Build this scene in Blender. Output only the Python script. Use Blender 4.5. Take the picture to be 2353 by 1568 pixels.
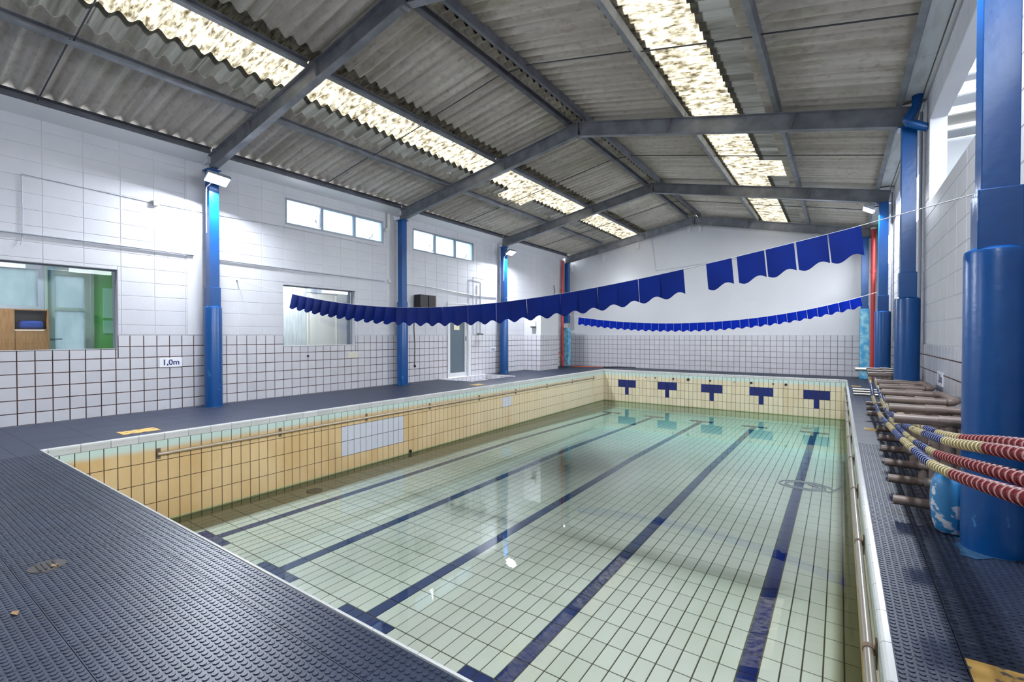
import bpy, bmesh, math, random
import numpy as np
from mathutils import Vector, Matrix
random.seed(7)
for o in list(bpy.data.objects): bpy.data.objects.remove(o)
SC = bpy.context.scene
COL = SC.collection

# ------------------------------------------------------------------ camera, world, exposure
EYE = 1.134
YAW, PITCH, FPX = 0.60542, -0.01261, 1087.97
cam_d = bpy.data.cameras.new('camera'); cam = bpy.data.objects.new('camera', cam_d); COL.objects.link(cam)
cam_d.sensor_width = 36.0; cam_d.lens = 36.0*FPX/2353.0; cam_d.clip_start = 0.02; cam_d.clip_end = 200
cam.location = (0, 0, EYE); cam.rotation_euler = (math.pi/2+PITCH, 0, YAW)
SC.camera = cam
SKY = 6.5
W = bpy.data.worlds.new('sky'); SC.world = W; W.use_nodes = True
W.node_tree.nodes['Background'].inputs[0].default_value = (0.86, 0.93, 1.0, 1)
W.node_tree.nodes['Background'].inputs[1].default_value = SKY
SC.view_settings.view_transform = 'Standard'; SC.view_settings.look = 'None'
SC.view_settings.exposure = 1.06; SC.view_settings.gamma = 1.0; SC.view_settings.use_curve_mapping = False
SC.cycles.max_bounces = 9; SC.cycles.diffuse_bounces = 6; SC.cycles.glossy_bounces = 4
SC.cycles.transparent_max_bounces = 12; SC.cycles.sample_clamp_indirect = 6.0
SC.cycles.caustics_reflective = False; SC.cycles.caustics_refractive = False
LAMP_W = 100.0
LAMP_COL = (0.86, 0.92, 1.0)

# ------------------------------------------------------------------ measures (metres)
XWL, XWR, YWF, YWN = -8.416, 0.83, 15.84, -4.6      # walls
PL, PR, PN, PF = -6.44, 0.138, 1.19, 14.65           # pool faces
CW, CWR = 0.045, 0.027                              # coping widths
WATER = -1.03
FR = [-4.45, -0.477, 3.49, 7.46, 11.43, 15.39]      # steel frames
CXL, CXR, AX, AZ = -8.2, 0.67, -3.77, 4.824         # columns, apex (top of rafter)
SLL, SLR = 0.19, 0.213
def ztop(x): return AZ-SLL*(AX-x) if x < AX else AZ-SLR*(x-AX)
TW, TL = 0.117, 0.246                               # pool tile pitch
def pool_z(y):
    if y <= 8.3: return -1.10
    if y <= 13.3: return -1.10-0.105*(y-8.3)/5.0
    return -1.205
LANES = [-0.485-1.287*i for i in range(5)]

_cy, _sy, _cp, _sp = math.cos(YAW), math.sin(YAW), math.cos(PITCH), math.sin(PITCH)
FWD = Vector((-_sy*_cp, _cy*_cp, _sp)); RGT = Vector((_cy, _sy, 0)); UPV = RGT.cross(FWD)
def seen(p, margin=0.06):
    q = Vector(p)-Vector((0, 0, EYE)); z = q.dot(FWD)
    if z < 0.2: return False
    return abs(q.dot(RGT)/z) < (1+margin)*1176.5/FPX and abs(q.dot(UPV)/z) < (1+margin)*784/FPX
def dist(p): return (Vector(p)-Vector((0, 0, EYE))).length

# ------------------------------------------------------------------ materials
def lin(r, g, b):
    f = lambda v: (v/255/12.92) if v/255 <= .04045 else ((v/255+.055)/1.055)**2.4
    return (f(r), f(g), f(b), 1)
class NT:
    def __init__(s, name):
        s.m = bpy.data.materials.new(name); s.m.use_nodes = True
        s.t = s.m.node_tree; s.t.nodes.clear()
        s.out = s.n('ShaderNodeOutputMaterial')
    def n(s, typ, **kw):
        nd = s.t.nodes.new(typ)
        for k, v in kw.items():
            if k.startswith('i_'):
                key = k[2:]; key = int(key) if key.isdigit() else key.replace('_', ' ')
                nd.inputs[key].default_value = v
            else: setattr(nd, k, v)
        return nd
    def l(s, a, b): s.t.links.new(a, b)
    def pos(s, scale=(1, 1, 1)):
        g = s.n('ShaderNodeNewGeometry'); mp = s.n('ShaderNodeMapping'); mp.inputs['Scale'].default_value = scale
        s.l(g.outputs['Position'], mp.inputs['Vector']); return mp.outputs[0]
    def noise(s, scale, vec=None, detail=4, rough=.55, lo=.35, hi=.65):
        t = s.n('ShaderNodeTexNoise'); t.inputs['Scale'].default_value = scale
        t.inputs['Detail'].default_value = detail; t.inputs['Roughness'].default_value = rough
        s.l(vec if vec is not None else s.pos(), t.inputs['Vector'])
        r = s.n('ShaderNodeMapRange'); r.inputs['From Min'].default_value = lo; r.inputs['From Max'].default_value = hi
        s.l(t.outputs[0], r.inputs[0]); return r.outputs[0]
    def mix(s, f, a, b, blend='MIX'):
        m = s.n('ShaderNodeMix', data_type='RGBA', blend_type=blend)
        for sock, v in ((m.inputs[0], f), (m.inputs[6], a), (m.inputs[7], b)):
            if hasattr(v, 'is_linked') or isinstance(v, bpy.types.NodeSocket): s.l(v, sock)
            else: sock.default_value = v
        return m.outputs[2]
    def math(s, op, a, b=0.0):
        m = s.n('ShaderNodeMath', operation=op)
        for sock, v in ((m.inputs[0], a), (m.inputs[1], b)):
            if isinstance(v, bpy.types.NodeSocket): s.l(v, sock)
            else: sock.default_value = v
        return m.outputs[0]
    def ramp(s, v, a, b):
        r = s.n('ShaderNodeMapRange', interpolation_type='SMOOTHSTEP'); r.inputs['From Min'].default_value = a; r.inputs['From Max'].default_value = b
        s.l(v, r.inputs[0]); return r.outputs[0]
    def bsdf(s, col, rough=.5, metal=0., bump=None, spec=.5):
        b = s.n('ShaderNodeBsdfPrincipled'); b.inputs['Roughness'].default_value = rough; b.inputs['Metallic'].default_value = metal
        b.inputs['Specular IOR Level'].default_value = spec
        if isinstance(col, bpy.types.NodeSocket): s.l(col, b.inputs['Base Color'])
        else: b.inputs['Base Color'].default_value = col
        if bump:
            sc, st, d = bump[:3]
            t = s.n('ShaderNodeTexNoise'); t.inputs['Scale'].default_value = sc; t.inputs['Detail'].default_value = 4
            s.l(s.pos(), t.inputs['Vector'])
            bp = s.n('ShaderNodeBump'); bp.inputs['Strength'].default_value = st; bp.inputs['Distance'].default_value = d
            s.l(t.outputs[0], bp.inputs['Height']); s.l(bp.outputs[0], b.inputs['Normal'])
        return b.outputs[0]
    def done(s, surf): s.l(surf, s.out.inputs[0]); return s.m
    def rnd(s): return s.n('ShaderNodeObjectInfo').outputs['Random']
def simple(name, col, rough=.5, metal=0., col2=None, scale=6, bump=None, lo=.35, hi=.65, vec=None, spec=.5):
    t = NT(name)
    c = col if col2 is None else t.mix(t.noise(scale, t.pos(vec) if vec else None, lo=lo, hi=hi), col, col2)
    return t.done(t.bsdf(c, rough, metal, bump, spec))

M = {}
M['wall'] = simple('white_wall_paint', (.575, .575, .615, 1), .55, col2=(.53, .53, .575, 1), scale=1.5, bump=(60, .25, .004))
M['wall_smooth'] = simple('white_plaster', (.63, .63, .66, 1), .3, col2=(.59, .585, .61, 1), scale=.7, bump=(25, .12, .004))
M['plain_white'] = simple('white_enamel', (.66, .66, .68, 1), .35)
M['offwhite'] = simple('aged_white_plastic', (.62, .61, .58, 1), .45)
M['concrete_white'] = simple('weathered_gutter_board', (.55, .58, .60, 1), .6, col2=(.36, .39, .37, 1), scale=3, lo=.45, hi=.75, vec=(3, .6, 1))
M['grout'] = simple('brown_grout', lin(96, 66, 58), .9, col2=lin(60, 42, 38), scale=3)
M['grout_grey'] = simple('grey_brown_grout', lin(112, 96, 92), .9)
M['pool_grout'] = simple('dark_pool_grout', lin(78, 68, 50), .9)
def tile_mat(name, col, col2, rough):
    t = NT(name)
    c = t.mix(t.rnd(), col, col2); c = t.mix(t.math('MULTIPLY', t.noise(9, lo=.5, hi=.8), .35), c, tuple(v*.86 for v in col[:3])+(1,))
    return t.done(t.bsdf(c, rough))
M['tile_white'] = tile_mat('white_glazed_tile', (.55, .54, .58, 1), (.60, .59, .625, 1), .22)
M['tile_clean'] = tile_mat('clean_white_tile', (.55, .57, .64, 1), (.59, .60, .66, 1), .15)
t = NT('stained_pool_wall_tile')
g = t.n('ShaderNodeNewGeometry'); sx = t.n('ShaderNodeSeparateXYZ'); t.l(g.outputs['Position'], sx.inputs[0])
near = t.ramp(sx.outputs[1], 14.0, 3.0)
cream = t.mix(t.rnd(), lin(210, 196, 166), lin(220, 208, 180))
tan = t.mix(t.noise(2.2, t.pos((1, 1, .5))), lin(202, 168, 116), lin(214, 186, 140))
body = t.mix(near, cream, tan)
body = t.mix(t.math('MULTIPLY', t.noise(1.3, t.pos((1.4, 1.4, .35)), lo=.55, hi=.75), .45), body, lin(196, 156, 104))
zz = t.math('ADD', sx.outputs[2], t.math('MULTIPLY', t.noise(5, t.pos((1, 1, .3)), lo=0, hi=1), .05))
body = t.mix(t.ramp(zz, -.185, -.10), body, lin(190, 210, 202))
body = t.mix(t.ramp(sx.outputs[2], -.98, -1.03), body, lin(170, 178, 130))
M['pool_wall'] = t.done(t.bsdf(body, .25))
t = NT('pale_pool_floor_tile')
g = t.n('ShaderNodeNewGeometry'); sx = t.n('ShaderNodeSeparateXYZ'); t.l(g.outputs['Position'], sx.inputs[0])
c = t.mix(t.rnd(), lin(230, 218, 205), lin(237, 226, 213))
c = t.mix(t.math('MULTIPLY', t.noise(.8, lo=.5, hi=.72), .4), c, lin(196, 196, 164))
c = t.mix(t.math('MULTIPLY', t.ramp(sx.outputs[0], -5.7, -6.3), .12), c, lin(192, 178, 120))
c = t.mix(t.math('MULTIPLY', t.ramp(sx.outputs[0], -.15, .12), .6), c, lin(190, 186, 132))
M['pool_floor'] = t.done(t.bsdf(c, .3))
M['navy'] = tile_mat('navy_blue_tile', lin(24, 36, 98), lin(30, 44, 110), .25)
M['coping'] = tile_mat('white_coping_tile', (.50, .51, .50, 1), (.56, .56, .55, 1), .2)
t = NT('blue_black_rubber')
c = t.mix(t.noise(3.5, lo=.4, hi=.75), lin(27, 36, 57), lin(37, 46, 68))
c = t.mix(t.math('MULTIPLY', t.noise(45, lo=.55, hi=.8), .5), c, lin(70, 77, 94))
M['rubber'] = t.done(t.bsdf(c, .42, bump=(140, .3, .002)))
def rubber_far():
    t = NT('far_rubber'); v = t.n('ShaderNodeTexVoronoi'); v.inputs['Scale'].default_value = 36; v.inputs['Randomness'].default_value = 0
    t.l(t.pos(), v.inputs['Vector'])
    c = t.mix(t.noise(3.5, lo=.4, hi=.75), lin(27, 36, 57), lin(37, 46, 68))
    b = t.n('ShaderNodeBsdfPrincipled'); b.inputs['Roughness'].default_value = .5; t.l(c, b.inputs['Base Color'])
    r = t.n('ShaderNodeMapRange'); r.inputs['From Min'].default_value = .012; r.inputs['From Max'].default_value = .009; t.l(v.outputs[0], r.inputs[0])
    bp = t.n('ShaderNodeBump'); bp.inputs['Strength'].default_value = .6; bp.inputs['Distance'].default_value = .003
    t.l(r.outputs[0], bp.inputs['Height']); t.l(bp.outputs[0], b.inputs['Normal'])
    return t.done(b.outputs[0])
M['rubber_far'] = rubber_far()
M['slab'] = simple('dark_screed', lin(46, 46, 52), .9)
M['blue'] = simple('glossy_blue_paint', lin(0, 76, 142), .3, col2=lin(0, 66, 128), scale=2, bump=(18, .25, .006))
t = NT('worn_blue_paint')
c = t.mix(t.noise(2, lo=.3, hi=.7), lin(0, 76, 142), lin(0, 66, 128))
sx = t.n('ShaderNodeSeparateXYZ'); g = t.n('ShaderNodeNewGeometry'); t.l(g.outputs['Position'], sx.inputs[0])
w = t.math('MULTIPLY', t.noise(14, t.pos((1, 1, .45)), lo=.62, hi=.68), t.ramp(sx.outputs[2], 1.0, .0))
c = t.mix(w, c, lin(60, 132, 184))
M['blue_worn'] = t.done(t.bsdf(c, .3, bump=(18, .25, .006)))
M['teal'] = simple('patchy_light_blue_paint', lin(70, 160, 205), .5, col2=lin(150, 205, 222), scale=7, lo=.42, hi=.6)
M['paint_spill'] = simple('light_blue_paint_spill', lin(14, 52, 84), .6, col2=lin(24, 72, 106), scale=30, bump=(90, .4, .003))
M['steel'] = simple('galvanised_beam_paint', lin(132, 134, 140), .5, .1, col2=lin(106, 108, 114), scale=4, bump=(50, .15, .003), spec=.4)
M['steel_dark'] = simple('dark_purlin_paint', lin(104, 105, 112), .55, .1, col2=lin(84, 85, 92), scale=4, spec=.35)
M['rod'] = simple('dark_rod', lin(58, 60, 66), .6)
t = NT('weathered_shaded_corrugated_cement')
c = t.mix(t.noise(1.6, t.pos((.6, 1.2, .6)), lo=.3, hi=.7), lin(214, 208, 198), lin(186, 178, 168))
c = t.mix(t.math('MULTIPLY', t.noise(3.2, t.pos((.10, 5.0, .10)), detail=3, lo=.40, hi=.66), .6), c, lin(150, 140, 130))  # light and dark bands of the corrugation put into the colour as streaks
c = t.mix(t.math('MULTIPLY', t.noise(22, t.pos((.5, 1, .5)), lo=.5, hi=.75), .6), c, lin(132, 122, 110))
c = t.mix(t.math('MULTIPLY', t.noise(1.1, t.pos((.7, 1, 1)), lo=.58, hi=.72), .4), c, lin(136, 140, 100))
c = t.mix(t.math('MULTIPLY', t.rnd(), .3), c, lin(172, 164, 154))
M['sheet'] = t.done(t.bsdf(c, .85, bump=(60, .4, .004)))
def translucent_mat(name, tr_a, tr_b, nz, hole=False, vec=(1, 3, 1), dif=.25, lo=.38, hi=.62):
    t = NT(name)
    c = t.mix(t.noise(nz, t.pos(vec), detail=7, rough=.7, lo=lo, hi=hi), tr_a, tr_b)
    tr = t.n('ShaderNodeBsdfTranslucent'); t.l(c, tr.inputs[0])
    df = t.n('ShaderNodeBsdfDiffuse'); t.l(c, df.inputs[0])
    mx = t.n('ShaderNodeMixShader'); mx.inputs[0].default_value = dif; t.l(tr.outputs[0], mx.inputs[1]); t.l(df.outputs[0], mx.inputs[2])
    res = mx.outputs[0]
    if hole:
        v = t.n('ShaderNodeTexVoronoi'); v.inputs['Scale'].default_value = 12; t.l(t.pos((1, 1, .2)), v.inputs['Vector'])
        h = t.math('MULTIPLY', t.math('LESS_THAN', v.outputs[0], .05), t.math('GREATER_THAN', t.noise(1.6, lo=0, hi=1), .55))
        tp = t.n('ShaderNodeBsdfTransparent'); m2 = t.n('ShaderNodeMixShader'); t.l(h, m2.inputs[0]); t.l(res, m2.inputs[1]); t.l(tp.outputs[0], m2.inputs[2]); res = m2.outputs[0]
    return t.done(res)
M['sky_bright'] = translucent_mat('dirty_translucent_sheet', (.62, .585, .50, 1), (.12, .094, .056, 1), 12, dif=.2, lo=.42, hi=.66, vec=(.6, 2.2, .6))
M['sky_grey'] = translucent_mat('grey_translucent_sheet', (.215, .215, .205, 1), (.14, .136, .125, 1), 3, hole=True, dif=.3, vec=(.2, 4, .2))
M['frosted'] = translucent_mat('frosted_glass', (.28, .31, .325, 1), (.24, .275, .29, 1), 2, dif=.1)

def glassy(name, tint, ior=1.45, rough=0.0):
    t = NT(name)
    fr = t.n('ShaderNodeFresnel'); fr.inputs[0].default_value = ior
    tp = t.n('ShaderNodeBsdfTransparent'); tp.inputs[0].default_value = tint
    gl = t.n('ShaderNodeBsdfGlossy'); gl.inputs['Roughness'].default_value = rough; gl.inputs[0].default_value = (1, 1, 1, 1)
    mx = t.n('ShaderNodeMixShader'); t.l(fr.outputs[0], mx.inputs[0]); t.l(tp.outputs[0], mx.inputs[1]); t.l(gl.outputs[0], mx.inputs[2])
    t.done(mx.outputs[0]); return t
t = NT('ribbed_window_glass'); v_ = t.n('ShaderNodeTexWave', bands_direction='Y'); v_.inputs['Scale'].default_value = 18; t.l(t.pos(), v_.inputs['Vector'])
tr_ = t.n('ShaderNodeBsdfTranslucent'); tr_.inputs[0].default_value = (.46, .53, .57, 1); tp_ = t.n('ShaderNodeBsdfTransparent'); tp_.inputs[0].default_value = (.33, .385, .42, 1)
mx_ = t.n('ShaderNodeMixShader'); t.l(t.math('MULTIPLY', v_.outputs['Fac'], .8), mx_.inputs[0]); t.l(tp_.outputs[0], mx_.inputs[1]); t.l(tr_.outputs[0], mx_.inputs[2]); M['ribbed'] = t.done(mx_.outputs[0])
M['glass'] = glassy('clear_glass', (.93, .97, .96, 1)).m
t = glassy('pool_water', (.97, .995, .985, 1), 1.333)
va = t.n('ShaderNodeVolumeAbsorption'); va.inputs[0].default_value = (.24, .955, .945, 1); va.inputs['Density'].default_value = 1.0
t.l(va.outputs[0], t.out.inputs['Volume']); M['water'] = t.m
t = NT('flood_light_face'); e = t.n('ShaderNodeEmission'); e.inputs[0].default_value = (.85, .92, 1, 1); e.inputs[1].default_value = 40; M['lamp_face'] = t.done(e.outputs[0])
M['flag'] = simple('royal_blue_flag_cloth', lin(4, 30, 104), .85, col2=lin(3, 25, 92), scale=3, spec=.15)
M['flag2'] = simple('bright_blue_flag_cloth', lin(2, 42, 176), .85, spec=.15)
M['rope'] = simple('white_cord', (.7, .7, .72, 1), .7)
M['rope_grey'] = simple('grey_cord', (.30, .30, .31, 1), .7)
M['pvc'] = simple('brown_pvc', lin(128, 111, 102), .45, col2=lin(110, 95, 88), scale=6)
M['pvc_grey'] = simple('grey_pvc_sleeve', lin(150, 140, 132), .5)
M['chrome'] = simple('stainless_tube', lin(128, 124, 118), .4, .5)
M['rail'] = simple('brushed_handrail', lin(176, 168, 158), .3, .75)
M['rail_left'] = simple('painted_handrail', lin(176, 160, 140), .4, .3)
M['bracket'] = simple('rusty_bracket', lin(120, 100, 84), .5, .5)
M['red'] = simple('red_pipe_paint', lin(186, 52, 52), .4)
M['orange'] = simple('orange_hose', lin(226, 108, 78), .5)
M['black'] = simple('black_plastic', lin(22, 22, 26), .4)
M['grey_metal'] = simple('grey_conduit', lin(168, 172, 182), .45)
M['dark_glass'] = simple('dark_door_glass', lin(96, 108, 118), .08)
M['alu'] = simple('aluminium_frame', lin(142, 148, 160), .4, .4)
M['alu_green'] = simple('painted_door_frame', lin(150, 166, 158), .45)
M['wood'] = simple('oak_cabinet', lin(172, 122, 66), .45, col2=lin(150, 100, 50), scale=10, vec=(1, 6, 1))
M['wood_dark'] = simple('dark_niche', lin(84, 70, 66), .7)
M['blue_cloth'] = simple('blue_fabric', lin(36, 66, 150), .85, bump=(40, .5, .01))
M['green'] = simple('green_wall_paint', lin(104, 176, 96), .5)
M['reflection_teal'] = simple('pale_teal_reflection', lin(160, 206, 186), .3)
M['grey_panel'] = simple('brushed_grey_wall', lin(186, 188, 190), .7, col2=lin(160, 162, 166), scale=5, vec=(1, 5, .6))
M['beige_door'] = simple('beige_door_paint', lin(214, 208, 202), .5)
M['sign'] = simple('sign_plate', (.78, .78, .82, 1), .3)
M['ink'] = simple('navy_sign_ink', lin(26, 34, 96), .4)
t = NT('worn_yellow_paint')
c = t.mix(t.noise(16, t.pos((1, 1, 1)), lo=.56, hi=.60), lin(206, 164, 84), lin(96, 92, 92)); M['yellow'] = t.done(t.bsdf(c, .6, bump=(80, .3, .003)))
M['paper'] = simple('cream_paper', lin(226, 214, 184), .7)
M['cream_cover'] = simple('cream_cover_plate', lin(206, 202, 186), .5)
def two(a, b):
    return (a, b)
M['d_red'] = simple('dark_red_disc', lin(112, 34, 38), .3); M['d_red2'] = simple('pink_disc_rim', lin(176, 120, 122), .4)
M['d_cream'] = simple('cream_disc', lin(150, 132, 84), .35); M['d_cream2'] = simple('cream_disc_rim', lin(222, 218, 190), .4)
M['d_navy'] = simple('navy_disc', lin(26, 34, 82), .3); M['d_navy2'] = simple('pale_blue_disc_rim', lin(140, 156, 200), .4)
M['barrel'] = simple('peeling_blue_white', lin(52, 132, 190), .4, col2=lin(214, 218, 226), scale=9, lo=.55, hi=.58)
M['drain'] = simple('drain_cover', lin(64, 58, 56), .5, .3)
M['roof_out'] = simple('neighbour_roof_sheet', (.24, .23, .21, 1), .7, col2=lin(130, 112, 78), scale=1.5, lo=.55, hi=.75)
M['out_wall'] = simple('neighbour_wall', (.34, .355, .37, 1), .7)
M['leaf'] = simple('dry_leaf', lin(150, 118, 84), .8)

# ------------------------------------------------------------------ geometry helpers
def wloc(p):
    v = Vector((0, 0, 0))
    while p is not None: v += p.location; p = p.parent
    return v
def link(o, parent=None):
    COL.objects.link(o)
    if parent is not None: o.parent = parent
    return o
def tag(o, label=None, cat=None, group=None, kind=None):
    for k, v in (('label', label), ('category', cat), ('group', group), ('kind', kind)):
        if v is not None: o[k] = v
    return o
def empty(name, loc, label=None, cat=None, group=None, kind=None, parent=None):
    o = bpy.data.objects.new(name, None); o.empty_display_size = .1; o.location = Vector(loc)-wloc(parent)
    link(o, parent); return tag(o, label, cat, group, kind)
class B:
    def __init__(s): s.v = []; s.f = []; s.mi = []; s.m = 0
    def add(s, vs, fs):
        k = len(s.v); s.v += [tuple(x) for x in vs]; s.f += [tuple(i+k for i in f) for f in fs]; s.mi += [s.m]*len(fs); return s
    def box(s, x0, x1, y0, y1, z0, z1):
        return s.add([(x0, y0, z0), (x1, y0, z0), (x1, y1, z0), (x0, y1, z0), (x0, y0, z1), (x1, y0, z1), (x1, y1, z1), (x0, y1, z1)],
                     [(0, 3, 2, 1), (4, 5, 6, 7), (0, 1, 5, 4), (1, 2, 6, 5), (2, 3, 7, 6), (3, 0, 4, 7)])
    def obox(s, c, ax, ay, az, hx, hy, hz):
        c = Vector(c); ax, ay, az = Vector(ax).normalized(), Vector(ay).normalized(), Vector(az).normalized()
        vs = [c+ax*(i*hx)+ay*(j*hy)+az*(k*hz) for k in (-1, 1) for j in (-1, 1) for i in (-1, 1)]
        return s.add(vs, [(0, 2, 3, 1), (4, 5, 7, 6), (0, 1, 5, 4), (1, 3, 7, 5), (3, 2, 6, 7), (2, 0, 4, 6)])
    def tube(s, pts, r, n=8, caps=True, r2=None):
        pts = [Vector(p) for p in pts]; m = len(pts); k = len(s.v); up = None
        for i, p in enumerate(pts):
            d = (pts[min(i+1, m-1)]-pts[max(i-1, 0)]).normalized()
            if up is None: up = Vector((0, 0, 1)) if abs(d.z) < .9 else Vector((1, 0, 0))
            a = d.cross(up)
            if a.length < 1e-4: a = d.cross(Vector((0, 1, 0)))
            a.normalize(); up = a.cross(d).normalized()
            rr = r if r2 is None else r+(r2-r)*i/max(1, m-1)
            s.v += [tuple(p+(a*math.cos(2*math.pi*j/n)+up*math.sin(2*math.pi*j/n))*rr) for j in range(n)]
        for i in range(m-1):
            for j in range(n):
                s.f.append((k+i*n+j, k+i*n+(j+1) % n, k+(i+1)*n+(j+1) % n, k+(i+1)*n+j)); s.mi.append(s.m)
        if caps:
            s.f.append(tuple(k+j for j in range(n-1, -1, -1))); s.f.append(tuple(k+(m-1)*n+j for j in range(n))); s.mi += [s.m]*2
        return s
    def lathe(s, prof, n=16, o=(0, 0, 0), mats=None, close=True):
        k = len(s.v); o = Vector(o)
        for (r, z) in prof: s.v += [tuple(o+Vector((r*math.cos(2*math.pi*j/n), r*math.sin(2*math.pi*j/n), z))) for j in range(n)]
        for i in range(len(prof)-1):
            for j in range(n):
                s.f.append((k+i*n+j, k+i*n+(j+1) % n, k+(i+1)*n+(j+1) % n, k+(i+1)*n+j)); s.mi.append(mats[i] if mats else s.m)
        if close:
            s.f.append(tuple(k+j for j in range(n-1, -1, -1))); s.f.append(tuple(k+(len(prof)-1)*n+j for j in range(n))); s.mi += [s.m]*2
        return s
    def extr(s, poly, d, o=(0, 0, 0)):        # closed polygon of 3D points extruded by vector d
        k = len(s.v); n = len(poly); d = Vector(d); o = Vector(o)
        s.v += [tuple(Vector(p)+o) for p in poly]+[tuple(Vector(p)+o+d) for p in poly]
        s.f.append(tuple(k+i for i in range(n-1, -1, -1))); s.f.append(tuple(k+n+i for i in range(n)))
        for i in range(n): s.f.append((k+i, k+(i+1) % n, k+n+(i+1) % n, k+n+i))
        s.mi += [s.m]*(n+2); return s
    def mesh(s, name, mat, off=(0, 0, 0), smooth=False, fix=True):
        me = bpy.data.meshes.new(name)
        ox, oy, oz = off
        me.from_pydata([(x-ox, y-oy, z-oz) for x, y, z in s.v], [], s.f)
        for m in (mat if isinstance(mat, (tuple, list)) else (mat,)): me.materials.append(m)
        if max(s.mi, default=0) > 0: me.polygons.foreach_set('material_index', s.mi)
        if smooth:
            me.polygons.foreach_set('use_smooth', [True]*len(me.polygons))
            if isinstance(smooth, float):
                me.set_sharp_from_angle(angle=smooth)
        if fix and len(s.f) < 60000:
            bm = bmesh.new(); bm.from_mesh(me); bmesh.ops.recalc_face_normals(bm, faces=bm.faces); bm.to_mesh(me); bm.free()
        me.update(); return me
    def build(s, name, mat, parent=None, smooth=False, at=None, kind=None, fix=True):
        off = Vector(at) if at is not None else (wloc(parent) if parent is not None else Vector((0, 0, 0)))
        o = bpy.data.objects.new(name, s.mesh(name, mat, off, smooth, fix)); link(o, parent)
        if parent is not None: o.location = off-wloc(parent)
        else: o.location = off
        if kind: o['kind'] = kind
        return o
SM = 0.6
def put(name, me, loc, parent=None, rot=None, kind=None):
    o = bpy.data.objects.new(name, me); link(o, parent); o.location = Vector(loc)-wloc(parent)
    if rot is not None: o.rotation_euler = rot
    if kind: o['kind'] = kind
    return o
def bevel(o, w=.004, seg=2):
    m = o.modifiers.new('bevel', 'BEVEL'); m.width = w; m.segments = seg; m.limit_method = 'ANGLE'; return o

def cut(cell, holes):
    """a rectangle (u0,u1,v0,v1) minus rectangular holes"""
    rects = [cell]
    for (a0, a1, b0, b1) in holes:
        nxt = []
        for (u0, u1, v0, v1) in rects:
            if a0 >= u1-1e-6 or a1 <= u0+1e-6 or b0 >= v1-1e-6 or b1 <= v0+1e-6: nxt.append((u0, u1, v0, v1)); continue
            if a0 > u0: nxt.append((u0, a0, v0, v1))
            if a1 < u1: nxt.append((a1, u1, v0, v1))
            m0, m1 = max(u0, a0), min(u1, a1)
            if b0 > v0: nxt.append((m0, m1, v0, b0))
            if b1 < v1: nxt.append((m0, m1, b1, v1))
        rects = nxt
    return [r for r in rects if r[1]-r[0] > .02 and r[3]-r[2] > .02]
AXES = {'+X': (Vector((0, 1, 0)), Vector((0, 0, 1)), Vector((1, 0, 0))), '-X': (Vector((0, -1, 0)), Vector((0, 0, 1)), Vector((-1, 0, 0))),
        '-Y': (Vector((1, 0, 0)), Vector((0, 0, 1)), Vector((0, -1, 0))), '+Z': (Vector((1, 0, 0)), Vector((0, 1, 0)), Vector((0, 0, 1)))}
_pc = {}
def piece_mesh(name, w, h, t, c, plane, mat):
    key = (name, round(w, 3), round(h, 3), t, c, plane, mat.name)
    if key not in _pc:
        u, v, n = AXES[plane]; b = B(); b.add(piece_verts(w, h, t, c, u, v, n), PF_)
        _pc[key] = b.mesh(name, mat, fix=False)
    return _pc[key]
PF_ = [(4, 5, 6, 7), (0, 1, 5, 4), (1, 2, 6, 5), (2, 3, 7, 6), (3, 0, 4, 7)]
def piece_verts(w, h, t, c, u, v, n, o=Vector((0, 0, 0))):
    out = []
    for k, (a, tt) in enumerate(((0, 0), (c, t))):
        for (i, j) in ((-1, -1), (1, -1), (1, 1), (-1, 1)):
            out.append(o+u*(i*(w/2-a))+v*(j*(h/2-a))+n*tt)
    return out
def lay(root, name, plane, plane_at, cells, joint, t, c, matf, limit, many):
    """tiles or blocks as parts of root: the ones largest in view as objects, the rest joined as stuff.
    cells: (u0,u1,v0,v1) in world in-plane coords; plane_at(u,v)->world point on the surface"""
    u, v, n = AXES[plane]; items = []
    for (u0, u1, v0, v1) in cells:
        p = plane_at((u0+u1)/2, (v0+v1)/2); items.append((0 if seen(p, .03) else 1, dist(p), u1-u0-joint, v1-v0-joint, p))
    items.sort(key=lambda q: q[:2]); rest = {}
    for k, (out, d, w, h, p) in enumerate(items):
        if w <= .004 or h <= .004: continue
        m = matf(p)
        if k < limit and not out:
            put(name, piece_mesh(name, w, h, t, c, plane, m), p, root)
        else:
            rest.setdefault(m.name, (m, B()))[1].add(piece_verts(w, h, t, c, u, v, n, p), PF_)
    for k, (m, b) in rest.items(): b.build(many, m, root, kind='stuff', fix=False)
def edges(a, b, start, step):
    e = [a]; k = math.ceil((a-start)/step+1e-6)
    while start+k*step < b-1e-4:
        if start+k*step-a > .012: e.append(start+k*step)
        k += 1
    e.append(b); return e
def cells_of(ue, ve, holes=()):
    out = []
    for i in range(len(ue)-1):
        for j in range(len(ve)-1): out += cut((ue[i], ue[i+1], ve[j], ve[j+1]), holes)
    return out
def slab_with_holes(b, plane, pos, thick, rect, holes):
    """boxes that fill rect minus holes; plane 'X': rect=(y0,y1,z0,z1), 'Z': rect=(x0,x1,y0,y1)"""
    us = sorted({rect[0], rect[1]} | {h[i] for h in holes for i in (0, 1) if rect[0] < h[i] < rect[1]})
    for i in range(len(us)-1):
        for (u0, u1, v0, v1) in cut((us[i], us[i+1], rect[2], rect[3]), holes):
            if plane == 'X': b.box(min(pos, pos+thick), max(pos, pos+thick), u0, u1, v0, v1)
            else: b.box(u0, u1, v0, v1, min(pos, pos+thick), max(pos, pos+thick))

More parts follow.
